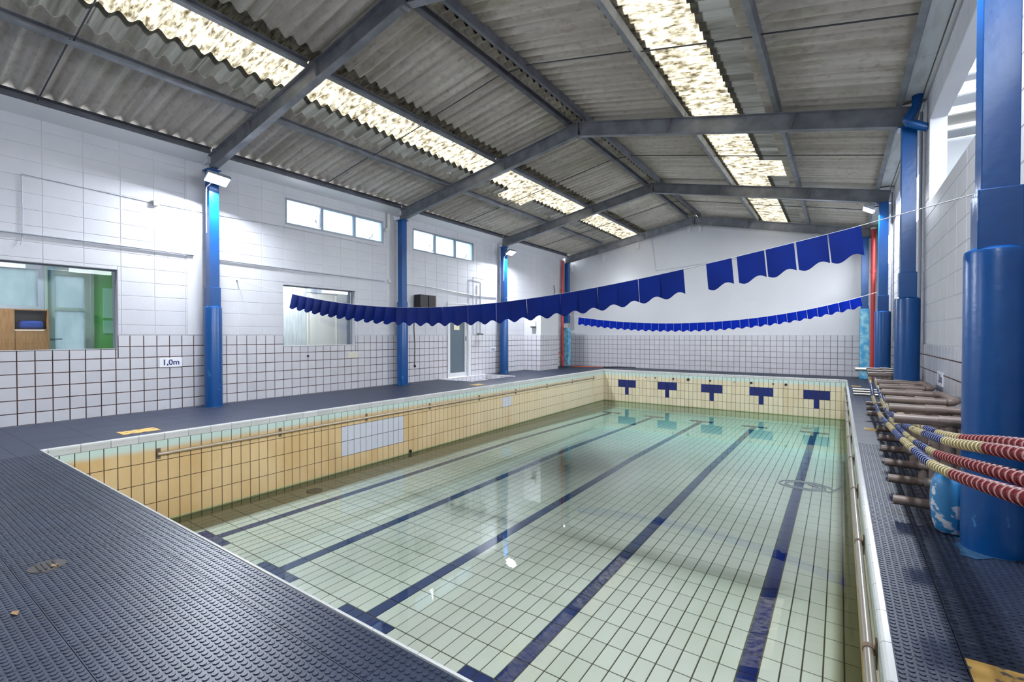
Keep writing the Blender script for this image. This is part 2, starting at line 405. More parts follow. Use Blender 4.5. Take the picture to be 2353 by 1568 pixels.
# ================================================================== walls
DADO = 1.131
HL = {'win1': (0.2, 2.34, .935, 2.055), 'win2': (4.77, 6.34, .925, 2.06), 'win3': (4.815, 7.10, 3.18, 3.67),
      'win4': (7.98, 10.27, 3.17, 3.69), 'door': (9.19, 9.985, 0, 2.0)}
holesL = list(HL.values())
wl = empty('wall_left', (XWL, 6, 0), 'long white block wall with tiled lower band, columns and high windows', 'wall', kind='structure')
b = B(); slab_with_holes(b, 'X', XWL, -.15, (YWN, YWF, -.05, 3.88), holesL); b.build('backing', M['wall'], wl)
b = B(); slab_with_holes(b, 'X', XWL+.0015, -.004, (YWN, YWF, 0, DADO-.004), holesL); b.build('grout_bed', M['grout'], wl)
PIL = [(y-.28, y-.06) for y in FR[2:]]
blk = cells_of(edges(.0, YWF, 1.578, .4009), [DADO+.004, 1.277]+[1.4945+.2035*k for k in range(12)]+[3.88], holesL)
lay(wl, 'block', '+X', lambda y, z: Vector((XWL, y, z)), blk, .006, .004, .003, lambda p: M['wall'], 300, 'far_blocks')
tl = cells_of(edges(.0, 12.84, 1.3325, .1635), [0]+[.153+.163*k for k in range(6)]+[DADO], holesL) + \
     cells_of(edges(13.95, YWF, 1.3325, .1635), [0]+[.153+.163*k for k in range(6)]+[DADO], holesL)
lay(wl, 'tile', '+X', lambda y, z: Vector((XWL, y, z)), tl, .010, .006, .0015, lambda p: M['tile_white'], 300, 'far_tiles')
for y0, y1 in PIL: B().box(XWL, XWL+.008, y0, y1, DADO+.01, 3.86).build('pilaster', M['wall_smooth'], wl)
y = 2.34
e = edges(.2, 2.34, 1.3325, .1635)
for i in range(len(e)-1): B().box(XWL-.13, XWL+.007, e[i]+.005, e[i+1]-.005, .936, .9435).build('sill_tile', M['tile_white'], wl)
B().box(XWL-.15, XWL+.008, 4.77, 6.34, .925, .936).build('sill', M['plain_white'], wl)

wf = empty('wall_far', (AX, YWF, 0), 'white plastered gable wall at the deep end with tiled lower band', 'wall', kind='structure')
gp = [(XWL-.15, YWF, -.05), (XWR+.15, YWF, -.05), (XWR+.15, YWF, ztop(XWR)+.09), (AX, YWF, AZ+.1), (XWL-.15, YWF, ztop(XWL)+.09)]
B().extr(gp, (0, .15, 0)).build('backing', M['wall_smooth'], wf)
B().box(XWL, XWR, YWF-.0015, YWF+.003, 0, DADO-.004).build('grout_bed', M['grout_grey'], wf)
tl = cells_of(edges(XWL+.01, XWR-.01, .447, .1640), [0]+[.153+.163*k for k in range(6)]+[DADO])
lay(wf, 'tile', '-Y', lambda x, z: Vector((x, YWF, z)), tl, .009, .006, .0015, lambda p: M['tile_white'], 300, 'more_tiles')
wn = empty('wall_near', (AX, YWN, 0), 'white gable wall behind the shallow end, with three large added frosted windows', 'wall', kind='structure')
HN = [(-7.6, -5.4, .9, 3.0), (-4.8, -2.6, .9, 3.0), (-2.0, .2, .9, 3.0)]  # windows added out of view to light the hall softly and evenly
b = B()
for (u0, u1, v0, v1) in [q for k in range(7) for q in cut((([XWL-.15]+[c for h in HN for c in h[:2]]+[XWR+.15])[k], ([XWL-.15]+[c for h in HN for c in h[:2]]+[XWR+.15])[k+1], -.05, 3.85), HN)]: b.box(u0, u1, YWN-.15, YWN, v0, v1)
b.extr([(XWL-.15, YWN, 3.85), (XWR+.15, YWN, 3.85), (AX, YWN, AZ+.1)], (0, -.15, 0)); b.build('backing', M['wall_smooth'], wn)
for k, (u0, u1, v0, v1) in enumerate(HN):
    r = empty('window_%d' % (6+k), (u0, YWN, v0), ['added frosted window behind the camera, nearest the office', 'middle added frosted window behind the camera', 'added frosted window behind the camera, nearest the opening wall'][k], 'window', kind='structure')
    b = B()
    for q in ((u0, u1, v0, v0+.05), (u0, u1, v1-.05, v1), (u0, u0+.05, v0+.05, v1-.05), (u1-.05, u1, v0+.05, v1-.05), ((u0+u1)/2-.025, (u0+u1)/2+.025, v0+.05, v1-.05)): b.box(q[0], q[1], YWN-.1, YWN-.02, q[2], q[3])
    b.build('frame', M['alu'], r); um = (u0+u1)/2
    for a, c in ((u0+.05, um-.025), (um+.025, u1-.05)): B().box(a, c, YWN-.065, YWN-.059, v0+.05, v1-.05).build('pane', M['frosted'], r)
OPEN_R = [(FR[i]+.40, FR[i+1]-.27, 2.64, 3.60) for i in range(0, 5)]
OPEN_R[1] = (FR[1]+.40, 3.05, 2.64, 3.60)
wr = empty('wall_right', (XWR, 6, 0), 'white block wall with glassless openings behind the pipe rack', 'wall', kind='structure')
b = B(); slab_with_holes(b, 'X', XWR, .15, (YWN, YWF, -.05, 3.95), OPEN_R); b.build('backing', M['wall'], wr)
B().box(XWR-.0015, XWR+.003, YWN, YWF, 0, DADO-.11).build('grout_bed', M['grout'], wr)
blk = cells_of(edges(3.0, YWF, 1.578, .4009), [DADO-.1]+[1.277+.2035*k for k in range(13)]+[3.93], OPEN_R)
U, V, N = AXES['-X']
lay(wr, 'block', '-X', lambda y, z: Vector((XWR, y, z)), blk, .006, .004, .003, lambda p: M['wall'], 220, 'far_blocks')
tl = cells_of(edges(2.2, YWF, 1.3325, .1635), [0]+[.09+.163*k for k in range(6)]+[DADO-.1])
lay(wr, 'tile', '-X', lambda y, z: Vector((XWR, y, z)), tl, .010, .006, .0015, lambda p: M['tile_white'], 200, 'far_tiles')

# ================================================================== floor deck
fl = empty('floor', (-3, 0, 0), 'dark blue studded rubber matting around the pool', 'floor', kind='structure')
FB = (-8.30, -7.36, 8.9, 10.676)                     # foot bath recess
OE = (PL-CW, PR+CWR, PN-.014, PF+CW)                  # deck opening
b = B(); slab_with_holes(b, 'Z', -.02, -.13, (XWL, XWR, YWN, YWF), [OE, FB]); b.build('screed', M['slab'], fl)
def stud_mesh(w, h):
    b = B(); nx, ny = int(w/.0275), int(h/.0268); px, py = w/nx, h/ny
    for i in range(nx):
        for j in range(ny):
            cx, cy = -w/2+(i+.5)*px, -h/2+(j+.5)*py; k = len(b.v)
            for r, z in ((.0110, 0), (.0102, .0028)):
                b.v += [(cx+r*math.cos(a*math.pi/4+.3), cy+r*math.sin(a*math.pi/4+.3), z) for a in range(8)]
            b.f += [(k+a, k+(a+1) % 8, k+8+(a+1) % 8, k+8+a) for a in range(8)]+[tuple(k+8+a for a in range(8))]; b.mi += [0]*9
    return b.mesh('studs', M['rubber'], fix=False)
_sm, _mm = {}, {}
def mat(x0, x1, y0, y1, studs):
    w, h = round(x1-x0-.0025, 4), round(y1-y0-.0025, 4); c = Vector(((x0+x1)/2, (y0+y1)/2, 0)); key = (w, h, studs)
    if key not in _mm: _mm[key] = B().box(-w/2, w/2, -h/2, h/2, -.02, -.003).mesh('rubber_mat', M['rubber' if studs else 'rubber_far'])
    o = put('rubber_mat', _mm[key], c, fl)
    if studs:
        if (w, h) not in _sm: _sm[(w, h)] = stud_mesh(w, h)
        put('studs', _sm[(w, h)], c+Vector((0, 0, -.003)), o, kind='stuff')
def mats(xs, ys, holes=()):
    for i in range(len(xs)-1):
        for j in range(len(ys)-1):
            for (x0, x1, y0, y1) in cut((xs[i], xs[i+1], ys[j], ys[j+1]), holes):
                c = ((x0+x1)/2, (y0+y1)/2, 0); mat(x0, x1, y0, y1, dist(c) < 6.3 and seen(c, .35))
FX = [XWL+.006]+[-8.285+.5*k for k in range(1, 18)]+[XWR-.006]
mats(FX, [-.01, .49, .99, PN-.016])
mats([XWL+.006, PL-2, PL+2, XWR-.006], [YWN, -2.3, -.01])
mats([XWL+.006, -7.95, -7.48, -7.0, OE[0]], [PN-.016+.5*k for k in range(27)]+[OE[3]], [FB])
mats([OE[1], .364, XWR-.006], [PN-.016+.5*k for k in range(27)]+[OE[3]])
mats([XWL+.006]+[-7.9+.55*k for k in range(16)]+[XWR-.006], [OE[3], 15.2, YWF-.006])

# coping
cp = empty('pool_coping', (PL, PN, 0), 'white glazed coping tiles edging the pool', 'coping', kind='structure')
def coping_prof(w): return [(-.012, 0.0), (-.010, .0045)] and [(-w, -.02), (-w, .002), (-.008, .002), (.002, -.002), (.008, -.012), (.009, -.030), (.004, -.032), (.004, -.0775), (0, -.0775), (0, -.02)]
def cop_mesh(L, w, d):
    # d: direction pool lies in; profile n axis -> d
    dirs = {'+X': (Vector((1, 0, 0)), Vector((0, 1, 0))), '-X': (Vector((-1, 0, 0)), Vector((0, 1, 0))), '+Y': (Vector((0, 1, 0)), Vector((1, 0, 0))), '-Y': (Vector((0, -1, 0)), Vector((1, 0, 0)))}
    n, a = dirs[d]; pts = [n*p+Vector((0, 0, z))-a*(L/2) for p, z in coping_prof(w)]
    return B().extr(pts, a*L).mesh('coping_tile', M['coping'])
for d, ax, f0, f1, fixed, w in (('+X', 1, PN, PF, PL, CW), ('-X', 1, PN, PF, PR, CWR), ('+Y', 0, PL, PR, PN, .014), ('-Y', 0, PL, PR, PF, CW)):
    e = edges(f0, f1, 1.475 if ax else -.485, TL); cache = {}
    for i in range(len(e)-1):
        L = round(e[i+1]-e[i]-.004, 3)
        if L not in cache: cache[L] = cop_mesh(L, w, d)
        c = (e[i]+e[i+1])/2
        put('coping_tile', cache[L], (fixed, c, 0) if ax else (c, fixed, 0), cp)
for x, y in ((PL, PN), (PR, PN), (PL, PF), (PR, PF)):
    sx, sy = (-1 if x < -1 else 1), (-1 if y < 5 else 1); wy = .014 if sy < 0 else CW; wx = CW if sx < 0 else CWR
    B().box(min(x, x+sx*wx), max(x, x+sx*wx), min(y, y+sy*wy), max(y, y+sy*wy), -.02, .002).build('coping_corner', M['coping'], cp)

# ================================================================== pool
zr = [-.0775-.2365*k for k in range(6)]
def wall_mat(p, white=()):
    return M['pool_wall']
rz = [-1.4]+zr[::-1]
pwl = empty('pool_wall_left', (PL, PN, -1.3), 'tan stained tiled side of the pool below the long handrail', 'pool wall', kind='structure')
B().box(PL-.12, PL, PN, PF, -1.4, -.0775).build('grout_bed', M['pool_grout'], pwl)
def mL(p):
    if 4.585 < p.y < 5.93 and -.80 < p.z < -.30: return M['tile_clean']
    if 8.9 < p.y < 9.22 and -.58 < p.z < -.30: return M['tile_clean']
    return M['pool_wall']
lay(pwl, 'tile', '+X', lambda y, z: Vector((PL, y, z)), cells_of(edges(PN, PF, 4.585, TW), rz), .007, .005, .0015, mL, 300, 'far_tiles')
pwr = empty('pool_wall_right', (PR, PN, -1.3), 'cream tiled side of the pool beside the steel handrail', 'pool wall', kind='structure')
B().box(PR, PR+.12, PN, PF, -1.4, -.0775).build('grout_bed', M['pool_grout'], pwr)
lay(pwr, 'tile', '-X', lambda y, z: Vector((PR, y, z)), cells_of(edges(PN, PF, 4.585, TW), rz), .007, .005, .0015, wall_mat, 140, 'far_tiles')
pwf = empty('pool_wall_far', (AX, PF, -1.3), 'cream tiled end of the pool with five navy lane targets', 'pool wall', kind='structure')
B().box(PL, PR, PF, PF+.12, -1.4, -.0775).build('grout_bed', M['pool_grout'], pwf)
def mF(p):
    for x in LANES:
        if abs(p.x-x) < .30 and zr[2] < p.z < zr[1]: return M['navy']
        if abs(p.x-x) < .06 and zr[3] < p.z < zr[2]: return M['navy']
    return M['pool_wall']
lay(pwf, 'tile', '-Y', lambda x, z: Vector((x, PF, z)), cells_of(edges(PL, PR, -.485-TW/2, TW), rz), .007, .005, .0015, mF, 300, 'lower_tiles')
pwn = B().box(PL, PR, PN-.12, PN, -1.4, -.0775).build('pool_wall_near', M['pool_wall'])
tag(pwn, 'shallow end pool side under the studded deck', 'pool wall', kind='structure')

pf = empty('pool_floor', (AX, 7, -1.3), 'pale tiled pool floor with navy lane lines', 'pool floor', kind='structure')
ye = edges(PN, PF, 2.435, TL)
b = B()
for y0, y1 in ((PN, 8.3), (8.3, 13.3), (13.3, PF)):
    b.add([(PL, y0, pool_z(y0)), (PR, y0, pool_z(y0)), (PR, y1, pool_z(y1)), (PL, y1, pool_z(y1)), (PL, y0, -1.4), (PR, y0, -1.4), (PR, y1, -1.4), (PL, y1, -1.4)],
          [(0, 1, 2, 3), (4, 7, 6, 5), (0, 4, 5, 1), (1, 5, 6, 2), (2, 6, 7, 3), (3, 7, 4, 0)])
b.build('grout_bed', M['pool_grout'], pf)
def mP(p):
    for x in LANES:
        if abs(p.x-x) < TW/2 and 2.19 < p.y < 13.4: return M['navy']
        if abs(p.x-x) < TW*2.5 and (2.435-TL < p.y < 2.435 or 13.26 < p.y < 13.26+TL): return M['navy']
    return M['pool_floor']
lay(pf, 'tile', '+Z', lambda x, y: Vector((x, y, pool_z(y))), cells_of(edges(PL, PR, -.485-TW/2, TW), ye), .0085, .004, .001, mP, 300, 'far_tiles')

wt = B().box(PL-.004, PR+.004, PN-.004, PF+.004, -1.38, WATER).build('water', M['water'])
tag(wt, 'still clear greenish water covering the pool floor', 'water', kind='structure')

# ================================================================== steel frame and roof
CLABEL = {(-1, 1): 'blue column at the shallow end, behind the near deck', (1, 1): 'blue column against the opening wall at the shallow end',
          (-1, 2): 'blue column with lit floodlight right of the 1,0m sign', (1, 2): 'large glossy blue column in front of the barrel and lane ropes',
          (-1, 3): 'blue column between the two high windows, beside the black speakers', (1, 3): 'blue column carrying the bent blue drain pipe',
          (-1, 4): 'blue column between the glass door and the tiled pier', (1, 4): 'slim blue column with small floodlight near the far corner',
          (-1, 5): 'corner column beside the red pipe and orange hose', (1, 5): 'light blue patchy corner column behind the far rope rack'}
def column(side, k):
    x = CXL if side < 0 else CXR; y = FR[k]; last = k == 5
    if last and side > 0: x = .53
    r = empty('column', (x, y, 0), CLABEL[(side, k)], 'column', 'blue portal frame columns', 'structure')
    low = M['teal'] if last else M['blue_worn']
    if last:
        o = B().box(x-.10, x+.10, y-.10, y+.10, -.02, 1.82 if side > 0 else 1.40).build('sleeve', low, r); bevel(o, .012)
    else:
        B().lathe([(.125, -.02), (.125, 1.555), (.121, 1.575), (.095, 1.592)], 32, (x, y, 0)).build('sleeve', low, r, smooth=SM)
    bevel(B().box(x-.085, x+.085, y-.085, y+.085, 1.57, 1.89).build('collar', M['blue'], r), .006)
    s = B().box(x-.072, x+.072, y-.072, y+.072, 1.88, ztop(x)-.24); bevel(s.build('shaft', M['blue'], r), .005)
    B().box(x-.11, x+.11, y-.095, y+.095, ztop(x)-.252, ztop(x)-.238).build('cap_plate', M['blue'], r)
    pts = []
    for a in range(22):
        t = a/22*2*math.pi; rr = .17+.05*math.sin(3*t+k)+.03*math.sin(7*t+2*k)
        pts.append((x+rr*math.cos(t), y+rr*math.sin(t), 0))
    if side < 0: pts = [(max(p[0], XWL+.02), p[1], 0) for p in pts]
    else: pts = [(min(p[0], XWR-.02), p[1], 0) for p in pts]
    B().extr([(p[0], p[1], -.012) for p in pts], (0, 0, .0145)).build('paint_spill', M['paint_spill'], r)
    return r
for k in range(1, 6):
    for s in (-1, 1): column(s, k)
RD, RFW = .235, .10
RL = ['one bay behind the near deck', 'at the shallow end, above the near deck', 'nearest in view, rising from the lit column', 'second in view, meeting the bent blue drain pipe', 'third in view, above the far flag line', 'against the far gable wall']
for k, y in enumerate(FR):
    r = empty('steel_rafter', (AX, y, AZ-.3), 'grey steel roof rafter '+RL[k], 'rafter', 'portal frame rafters', 'structure')
    for s in (-1, 1):
        xe = CXL-.1 if s < 0 else (CXR+.11); a = Vector((AX, y, AZ)); e = Vector((xe, y, ztop(xe))); d = (e-a); L = d.length; d.normalize()
        up = Vector((0, 1, 0)).cross(d); up = up if up.z > 0 else -up; yv = Vector((0, 1, 0)); c = (a+e)/2
        b = B(); b.obox(c-up*(.005), d, yv, up, L/2, RFW/2, .005); b.obox(c-up*(RD-.005), d, yv, up, L/2, RFW/2, .005); b.obox(c-up*RD/2, d, yv, up, L/2, .004, RD/2-.008)
        for f in (.43, -.30):
            b.obox(c-up*RD/2+d*L*f*.5, d, yv, up, .004, RFW/2, RD/2-.008)
        b.build('beam', M['steel'], r)
    B().box(AX-.012, AX+.012, y-.055, y+.055, AZ-.27, AZ+.01).build('apex_plate', M['steel'], r)
ce = empty('ceiling', (AX, 6, 4), 'pitched roof of corrugated cement sheets with translucent strips', 'roof', kind='structure')
PURL = [-8.17, -6.79, -5.51, -3.93, -3.60, -2.00, -.73, .57]
for x in PURL:
    for i in range(5):
        y0, y1 = FR[i]+.01, FR[i+1]-.01; z = ztop(x); s = -SLL if x < AX else SLR; sl = (1 if x < AX else -1)
        dv = Vector((1, 0, SLL)).normalized() if x < AX else Vector((1, 0, -SLR)).normalized(); up = Vector((-dv.z, 0, dv.x)); c = Vector((x, (y0+y1)/2, z))
        b = B(); L = (y1-y0)/2; hw = .03
        b.obox(c+up*.004, dv, (0, 1, 0), up, hw, L, .003); b.obox(c+up*.096, dv, (0, 1, 0), up, hw, L, .003)
        b.obox(c+up*.05-dv*(hw*sl), dv, (0, 1, 0), up, .003, L, .048); b.obox(c+up*.014+dv*(hw*sl), dv, (0, 1, 0), up, .002, L, .01)
        b.build('purlin', M['steel_dark' if abs(x-AX) < .3 or x == PURL[0] else 'steel'], ce)
for i in range(5):
    y = (FR[i]+FR[i+1])/2
    for j in range(7):
        if j == 3: pass
        x0, x1 = PURL[j], PURL[j+1]
        B().tube([(x0, y+.03*(j % 2), ztop(x0)+.05), (x1, y+.03*(j % 2), ztop(x1)+.05)], .008, 6).build('sag_rod', M['rod'], ce)
WP, WAMP, SWD = .177, .035, 1.062
def sheet_mesh(name, x0, x1, lift0, lift1, mt, waves=6, thick=.006):
    """corrugated sheet between x0 and x1 (slope along x, waves along y)"""
    b = B(); n = waves*8; rows = []
    for (x, lf) in ((x0, lift0), (x1, lift1)):
        for th in (0, thick):
            row = []
            for i in range(n+1):
                y = -SWD/2*(waves/6)+i*WP/8*1.0; row.append(len(b.v)); b.v.append((x, y, ztop(x)+.10+WAMP+lf+th+WAMP*math.cos(2*math.pi*i/8)))
            rows.append(row)
    a0, a1, c0, c1 = rows
    for i in range(n):
        b.f += [(a0[i], c0[i], c0[i+1], a0[i+1]), (a1[i], a1[i+1], c1[i+1], c1[i]), (a0[i], a0[i+1], a1[i+1], a1[i]), (c0[i], c1[i], c1[i+1], c0[i+1])]; b.mi += [0]*4
    b.f += [(a0[0], a1[0], c1[0], c0[0]), (a0[n], c0[n], c1[n], a1[n])]; b.mi += [0]*2
    return b.mesh(name, mt, smooth=SM)
SH = []
def rowdef(name, x0, x1, l0, l1, m): SH.append((name, sheet_mesh(name, x0, x1, l0, l1, M[m])))
mlo = -6.12; mro = -1.40
LR = [('roof_sheet', -8.50, -6.62, 0, .0, 'sheet'), ('roof_sheet', -5.62, -3.80, .012, 0.0, 'sheet'), ('roof_sheet', AX+.03, -1.90, 0.0, .012, 'sheet'), ('roof_sheet', -.90, 1.0, 0, 0, 'sheet')]
LS = [('skylight_sheet', -6.90, -6.24, .008, .008, 'sky_grey'), ('skylight_sheet', -6.32, -5.38, .016, .004, 'sky_bright'),
      ('skylight_sheet', -2.12, -1.18, .004, .016, 'sky_bright'), ('skylight_sheet', -1.26, -.62, .008, .008, 'sky_grey')]
full = {-1: sheet_mesh('skylight_sheet', -6.90, -5.38, .010, .006, M['sky_bright']), 1: sheet_mesh('skylight_sheet', -2.12, -.62, .006, .010, M['sky_bright'])}
for nm, x0, x1, l0, l1, m in LR: rowdef(nm, x0, x1, l0, l1, m)
for nm, x0, x1, l0, l1, m in LS: rowdef(nm, x0, x1, l0, l1, m)
y = YWN-.1; k = 0
while y < YWF+.1:
    yc = y+SWD/2
    for i, (nm, me) in enumerate(SH):
        if nm == 'skylight_sheet' and ((k == 13 and i < 6) or (k in (14,) and i >= 6)):
            if i in (4, 6): put(nm, full[-1 if i < 6 else 1], (0, yc, 0), ce)
            continue
        put(nm, me, (0, yc, 0), ce)
    y += SWD-.012; k += 1
B().obox((AX, (YWN+YWF)/2, AZ+.185), (1, 0, 0), (0, 1, 0), (0, 0, 1), .16, (YWF-YWN)/2+.1, .008).build('ridge_cap', M['sheet'], ce)
for sx_ in (-.13, .13): B().box(AX+sx_-.006, AX+sx_+.006, YWN-.1, YWF+.1, AZ+.07, AZ+.18).build('ridge_closure', M['sheet'], ce)
# gutter soffits
tr = empty('trim_1', (-8.3, 6, 3.9), 'pale sloping soffit board along the top of the window wall', 'trim', kind='structure')
for i in range(5):
    y0, y1 = FR[i]+.052, FR[i+1]-.052
    B().extr([(XWL-.01, y0, 3.87), (-8.18, y0, 3.982), (-8.18, y0, 3.990), (XWL-.01, y0, 3.882)], (0, y1-y0, 0)).build('soffit_board', M['plain_white'], tr)
for y in FR[1:5]: B().box(XWL-.02, CXL-.03, y-.053, y+.053, 3.86, 3.99).build('end_block', M['plain_white'], tr)
tr = empty('trim_2', (.7, 6, 3.9), 'weathered pale gutter boards along the top of the opening wall', 'trim', kind='structure')
for i in range(5):
    y0, y1 = FR[i]+.06, FR[i+1]-.06; ym = y0+(y1-y0)*.72
    for a, c in ((y0, ym-.003), (ym+.003, y1)):
        B().box(.615, .775, a, c, 3.945, 3.96).build('gutter_board', M['concrete_white'], tr)
    B().box(.785, XWR-.002, y0, y1, 3.93, 3.97).build('wall_plate', M['plain_white'], tr)

# ================================================================== windows and door (left wall)
def hi_window(n, key, label):
    y0, y1, z0, z1 = HL[key]; r = empty('window_%d' % n, (XWL, (y0+y1)/2, z0), label, 'window', kind='structure')
    b = B(); f = .035; xa, xb = XWL-.06, XWL+.004
    for q in ((y0, y1, z0, z0+f), (y0, y1, z1-f, z1), (y0, y0+f, z0+f, z1-f), (y1-f, y1, z0+f, z1-f)): b.box(xa, xb, *q)
    b.build('frame', M['alu'], r)
    w = (y1-y0)/3
    for i in (1, 2): B().box(xa, xb, y0+i*w-.025, y0+i*w+.025, z0+f, z1-f).build('mullion', M['alu'], r)
    for i in range(3):
        a, c = y0+i*w+.035, y0+(i+1)*w-.035
        if i == 0:
            th = .42; hz = z1-f-.01; h = z1-z0-2*f-.02
            p = B(); d = Vector((-math.sin(th), 0, -math.cos(th))); nn = Vector((math.cos(th), 0, -math.sin(th)))
            p.obox(Vector((XWL-.03, (a+c)/2, hz))+d*h/2, (0, 1, 0), d, nn, (c-a)/2, h/2, .003).build('pane', M['ribbed'], r)
            B().tube([(XWL-.02, c-.02, z0+.06), (XWL-.03-math.sin(th)*h*.6, c-.03, hz-math.cos(th)*h*.6)], .008, 6).build('stay', M['rod'], r)
        else:
            B().box(XWL-.035, XWL-.029, a-.012, c+.012, z0+f-.005, z1-f+.005).build('pane', M['ribbed'], r)
            if i == 2: B().tube([(XWL-.02, (a+c)/2, z0+.05), (XWL+.03, (a+c)/2+.05, z0+.10), (XWL+.03, (a+c)/2+.06, z0+.17)], .006, 6).build('latch', M['rod'], r)
hi_window(3, 'win3', 'high three-pane window above the servery opening, first pane tilted open')
hi_window(4, 'win4', 'high three-pane window above the glass door and speakers')
def opening(n, key, label, xg):
    y0, y1, z0, z1 = HL[key]; r = empty('window_%d' % n, (XWL, (y0+y1)/2, z0), label, 'window', kind='structure')
    B().box(xg-.003, xg+.003, y0+.015, y1-.015, z0+.012, z1-.015).build('pane', M['glass'], r)
    b = B()
    for q in ((y0, y1, z1-.015, z1), (y0, y0+.015, z0, z1-.015), (y1-.015, y1, z0, z1-.015)): b.box(XWL-.145, XWL-.1, *q)
    b.build('frame', M['alu'], r)
opening(1, 'win1', 'wide glazed opening looking into the green office', XWL-.12)
opening(2, 'win2', 'glazed opening showing grey wall and beige door behind flags', XWL-.12)
d = empty('door_1', (XWL, 9.58, 0), 'white framed glass door with cream paper notice', 'door', kind='structure')
b = B(); y0, y1, z1 = 9.19, 9.985, 2.0
for q in ((y0, y0+.03, 0, z1), (y1-.03, y1, 0, z1), (y0+.03, y1-.03, z1-.03, z1)): b.box(XWL-.08, XWL+.02, *q)
b.build('door_frame', M['plain_white'], d)
b = B()
for q in ((9.225, 9.295, .02, 1.965), (9.88, 9.95, .02, 1.965), (9.295, 9.88, .02, .13), (9.295, 9.88, 1.86, 1.965)): b.box(XWL-.03, XWL+.01, *q)
b.build('leaf_frame', M['plain_white'], d)
B().box(XWL-.015, XWL-.009, 9.29, 9.885, .125, 1.865).build('pane', M['dark_glass'], d)
B().box(XWL-.008, XWL-.006, 9.46, 9.68, 1.27, 1.40).build('notice', M['paper'], d)
B().box(XWL-.01, XWL+.03, 9.905, 9.925, .98, 1.10).build('handle', M['alu'], d)
B().box(XWL, XWL+.05, 9.99, 10.10, 0, 1.95).build('side_post', M['plain_white'], d)

# ---- office behind window 1
XO = -9.35
r = empty('wall_office', (XO, 1.5, 0), 'office back wall with frosted glazing and green end panel', 'wall', kind='structure')
B().box(XO-.08, XO, 2.31, 2.85, 0, 2.5).build('green_panel', M['green'], r)
B().box(XO, XWL-.15, 2.85, 2.9, 0, 2.5).build('end_wall', M['green'], r)
B().box(XO-.08, XO, -.3, 2.31, 2.12, 2.5).build('lintel', M['alu_green'], r)
B().box(XO-.08, XO, -.3, 1.76, 0, .9).build('apron', M['wall'], r)
B().box(XO-.08, XWL-.15, -.3, 2.9, 2.5, 2.55).build('office_ceiling', M['plain_white'], r)
B().box(XO-.08, XWL-.15, -.35, -.3, 0, 2.5).build('side_wall', M['wall'], r)
r = empty('window_5', (XO, 1.2, 1.5), 'frosted office window above the wooden cabinet', 'window', kind='structure')
b = B()
for q in ((-.3, 1.76, 2.06, 2.12), (-.3, 1.76, 1.49, 1.54), (1.70, 1.76, 1.54, 2.06)): b.box(XO-.06, XO+.02, *q)
b.build('frame', M['alu'], r); B().box(XO-.03, XO-.024, -.3, 1.71, 1.53, 2.07).build('pane', M['frosted'], r)
r = empty('door_2', (XO, 2.03, 0), 'office door with two frosted panes and lever handle', 'door', kind='structure')
b = B()
for q in ((1.765, 1.80, 0, 2.12), (2.27, 2.31, 0, 2.12), (1.80, 2.27, 2.08, 2.12)): b.box(XO-.06, XO+.02, *q)
b.build('door_frame', M['alu_green'], r)
b = B()
for q in ((1.803, 1.875, .02, 2.075), (2.205, 2.268, .02, 2.075), (1.875, 2.205, 2.005, 2.075), (1.875, 2.205, 1.49, 1.535), (1.875, 2.205, .02, .12)): b.box(XO-.04, XO, *q)
b.build('leaf_frame', M['alu_green'], r)
B().box(XO-.024, XO-.018, 1.87, 2.21, 1.53, 2.01).build('pane', M['frosted'], r); B().box(XO-.024, XO-.018, 1.87, 2.21, .11, 1.50).build('pane', M['frosted'], r)
B().tube([(XO+.0, 1.83, 1.075), (XO+.04, 1.83, 1.075), (XO+.045, 1.86, 1.075), (XO+.045, 1.94, 1.075)], .009, 8).build('handle', M['alu'], r, smooth=True)
r = empty('storage_cabinet', (XO+.02, 1.2, 0), 'oak cabinet with open niche under the frosted window', 'cabinet')
xa, xb = XO+.02, XO+.30
B().box(xa, xb, .6, 1.42, .0, 1.485).build('body', M['wood'], r)
B().box(xa, xb, 1.425, 1.755, .0, 1.20).build('drawer', M['wood'], r)
B().box(xa, xb+.004, 1.425, 1.755, 1.204, 1.215).build('shelf', M['wood'], r)
B().box(xa, xb, 1.735, 1.755, 1.215, 1.485).build('side_panel', M['wood'], r)
B().box(xa, xb, 1.425, 1.735, 1.470, 1.485).build('top_panel', M['wood'], r)
B().box(xa, xa+.02, 1.425, 1.735, 1.215, 1.47).build('niche_back', M['wood_dark'], r)
b = B(); b.box(xa+.05, xb-.02, 1.46, 1.71, 1.215, 1.33); o = b.build('folded_cloth', M['blue_cloth']); bevel(o, .035, 3)
tag(o, 'folded blue cloth lying in the cabinet niche', 'cloth')
for k, (z0, z1) in enumerate(((1.40, 1.86), (1.16, 1.36))):  # reflections on the green wall, built as pale coloured panels
    o = B().box(XO, XO+.012, 2.42, 2.62, z0, z1).build('reflection_panel', M['reflection_teal'])
    tag(o, ['tall pale reflection panel, upper one on the green office wall', 'small pale reflection panel, lower one on the green office wall'][k], 'panel', 'reflection panels on the green wall')
def added_room_lamp(x, y, z, lab, w):  # lamp added out of view to brighten a side room
    r = empty('added_ceiling_lamp', (x, y, z), lab, 'lamp', 'added lamps in the side rooms'); B().box(x-.06, x+.06, y-.3, y+.3, z-.03, z).build('housing', M['plain_white'], r)
    B().box(x-.05, x+.05, y-.28, y+.28, z-.036, z-.03).build('diffuser', M['lamp_face'], r)
    ld = bpy.data.lights.new('added_room_lamp', 'AREA'); ld.shape = 'RECTANGLE'; ld.size = .1; ld.size_y = .56; ld.energy = w; ld.color = (.95, .97, 1)
    lo = bpy.data.objects.new('added_room_light', ld); link(lo, r); lo.location = (0, 0, -.045)
added_room_lamp(-8.8, .6, 2.5, 'added unseen ceiling lamp in the green office', 22)
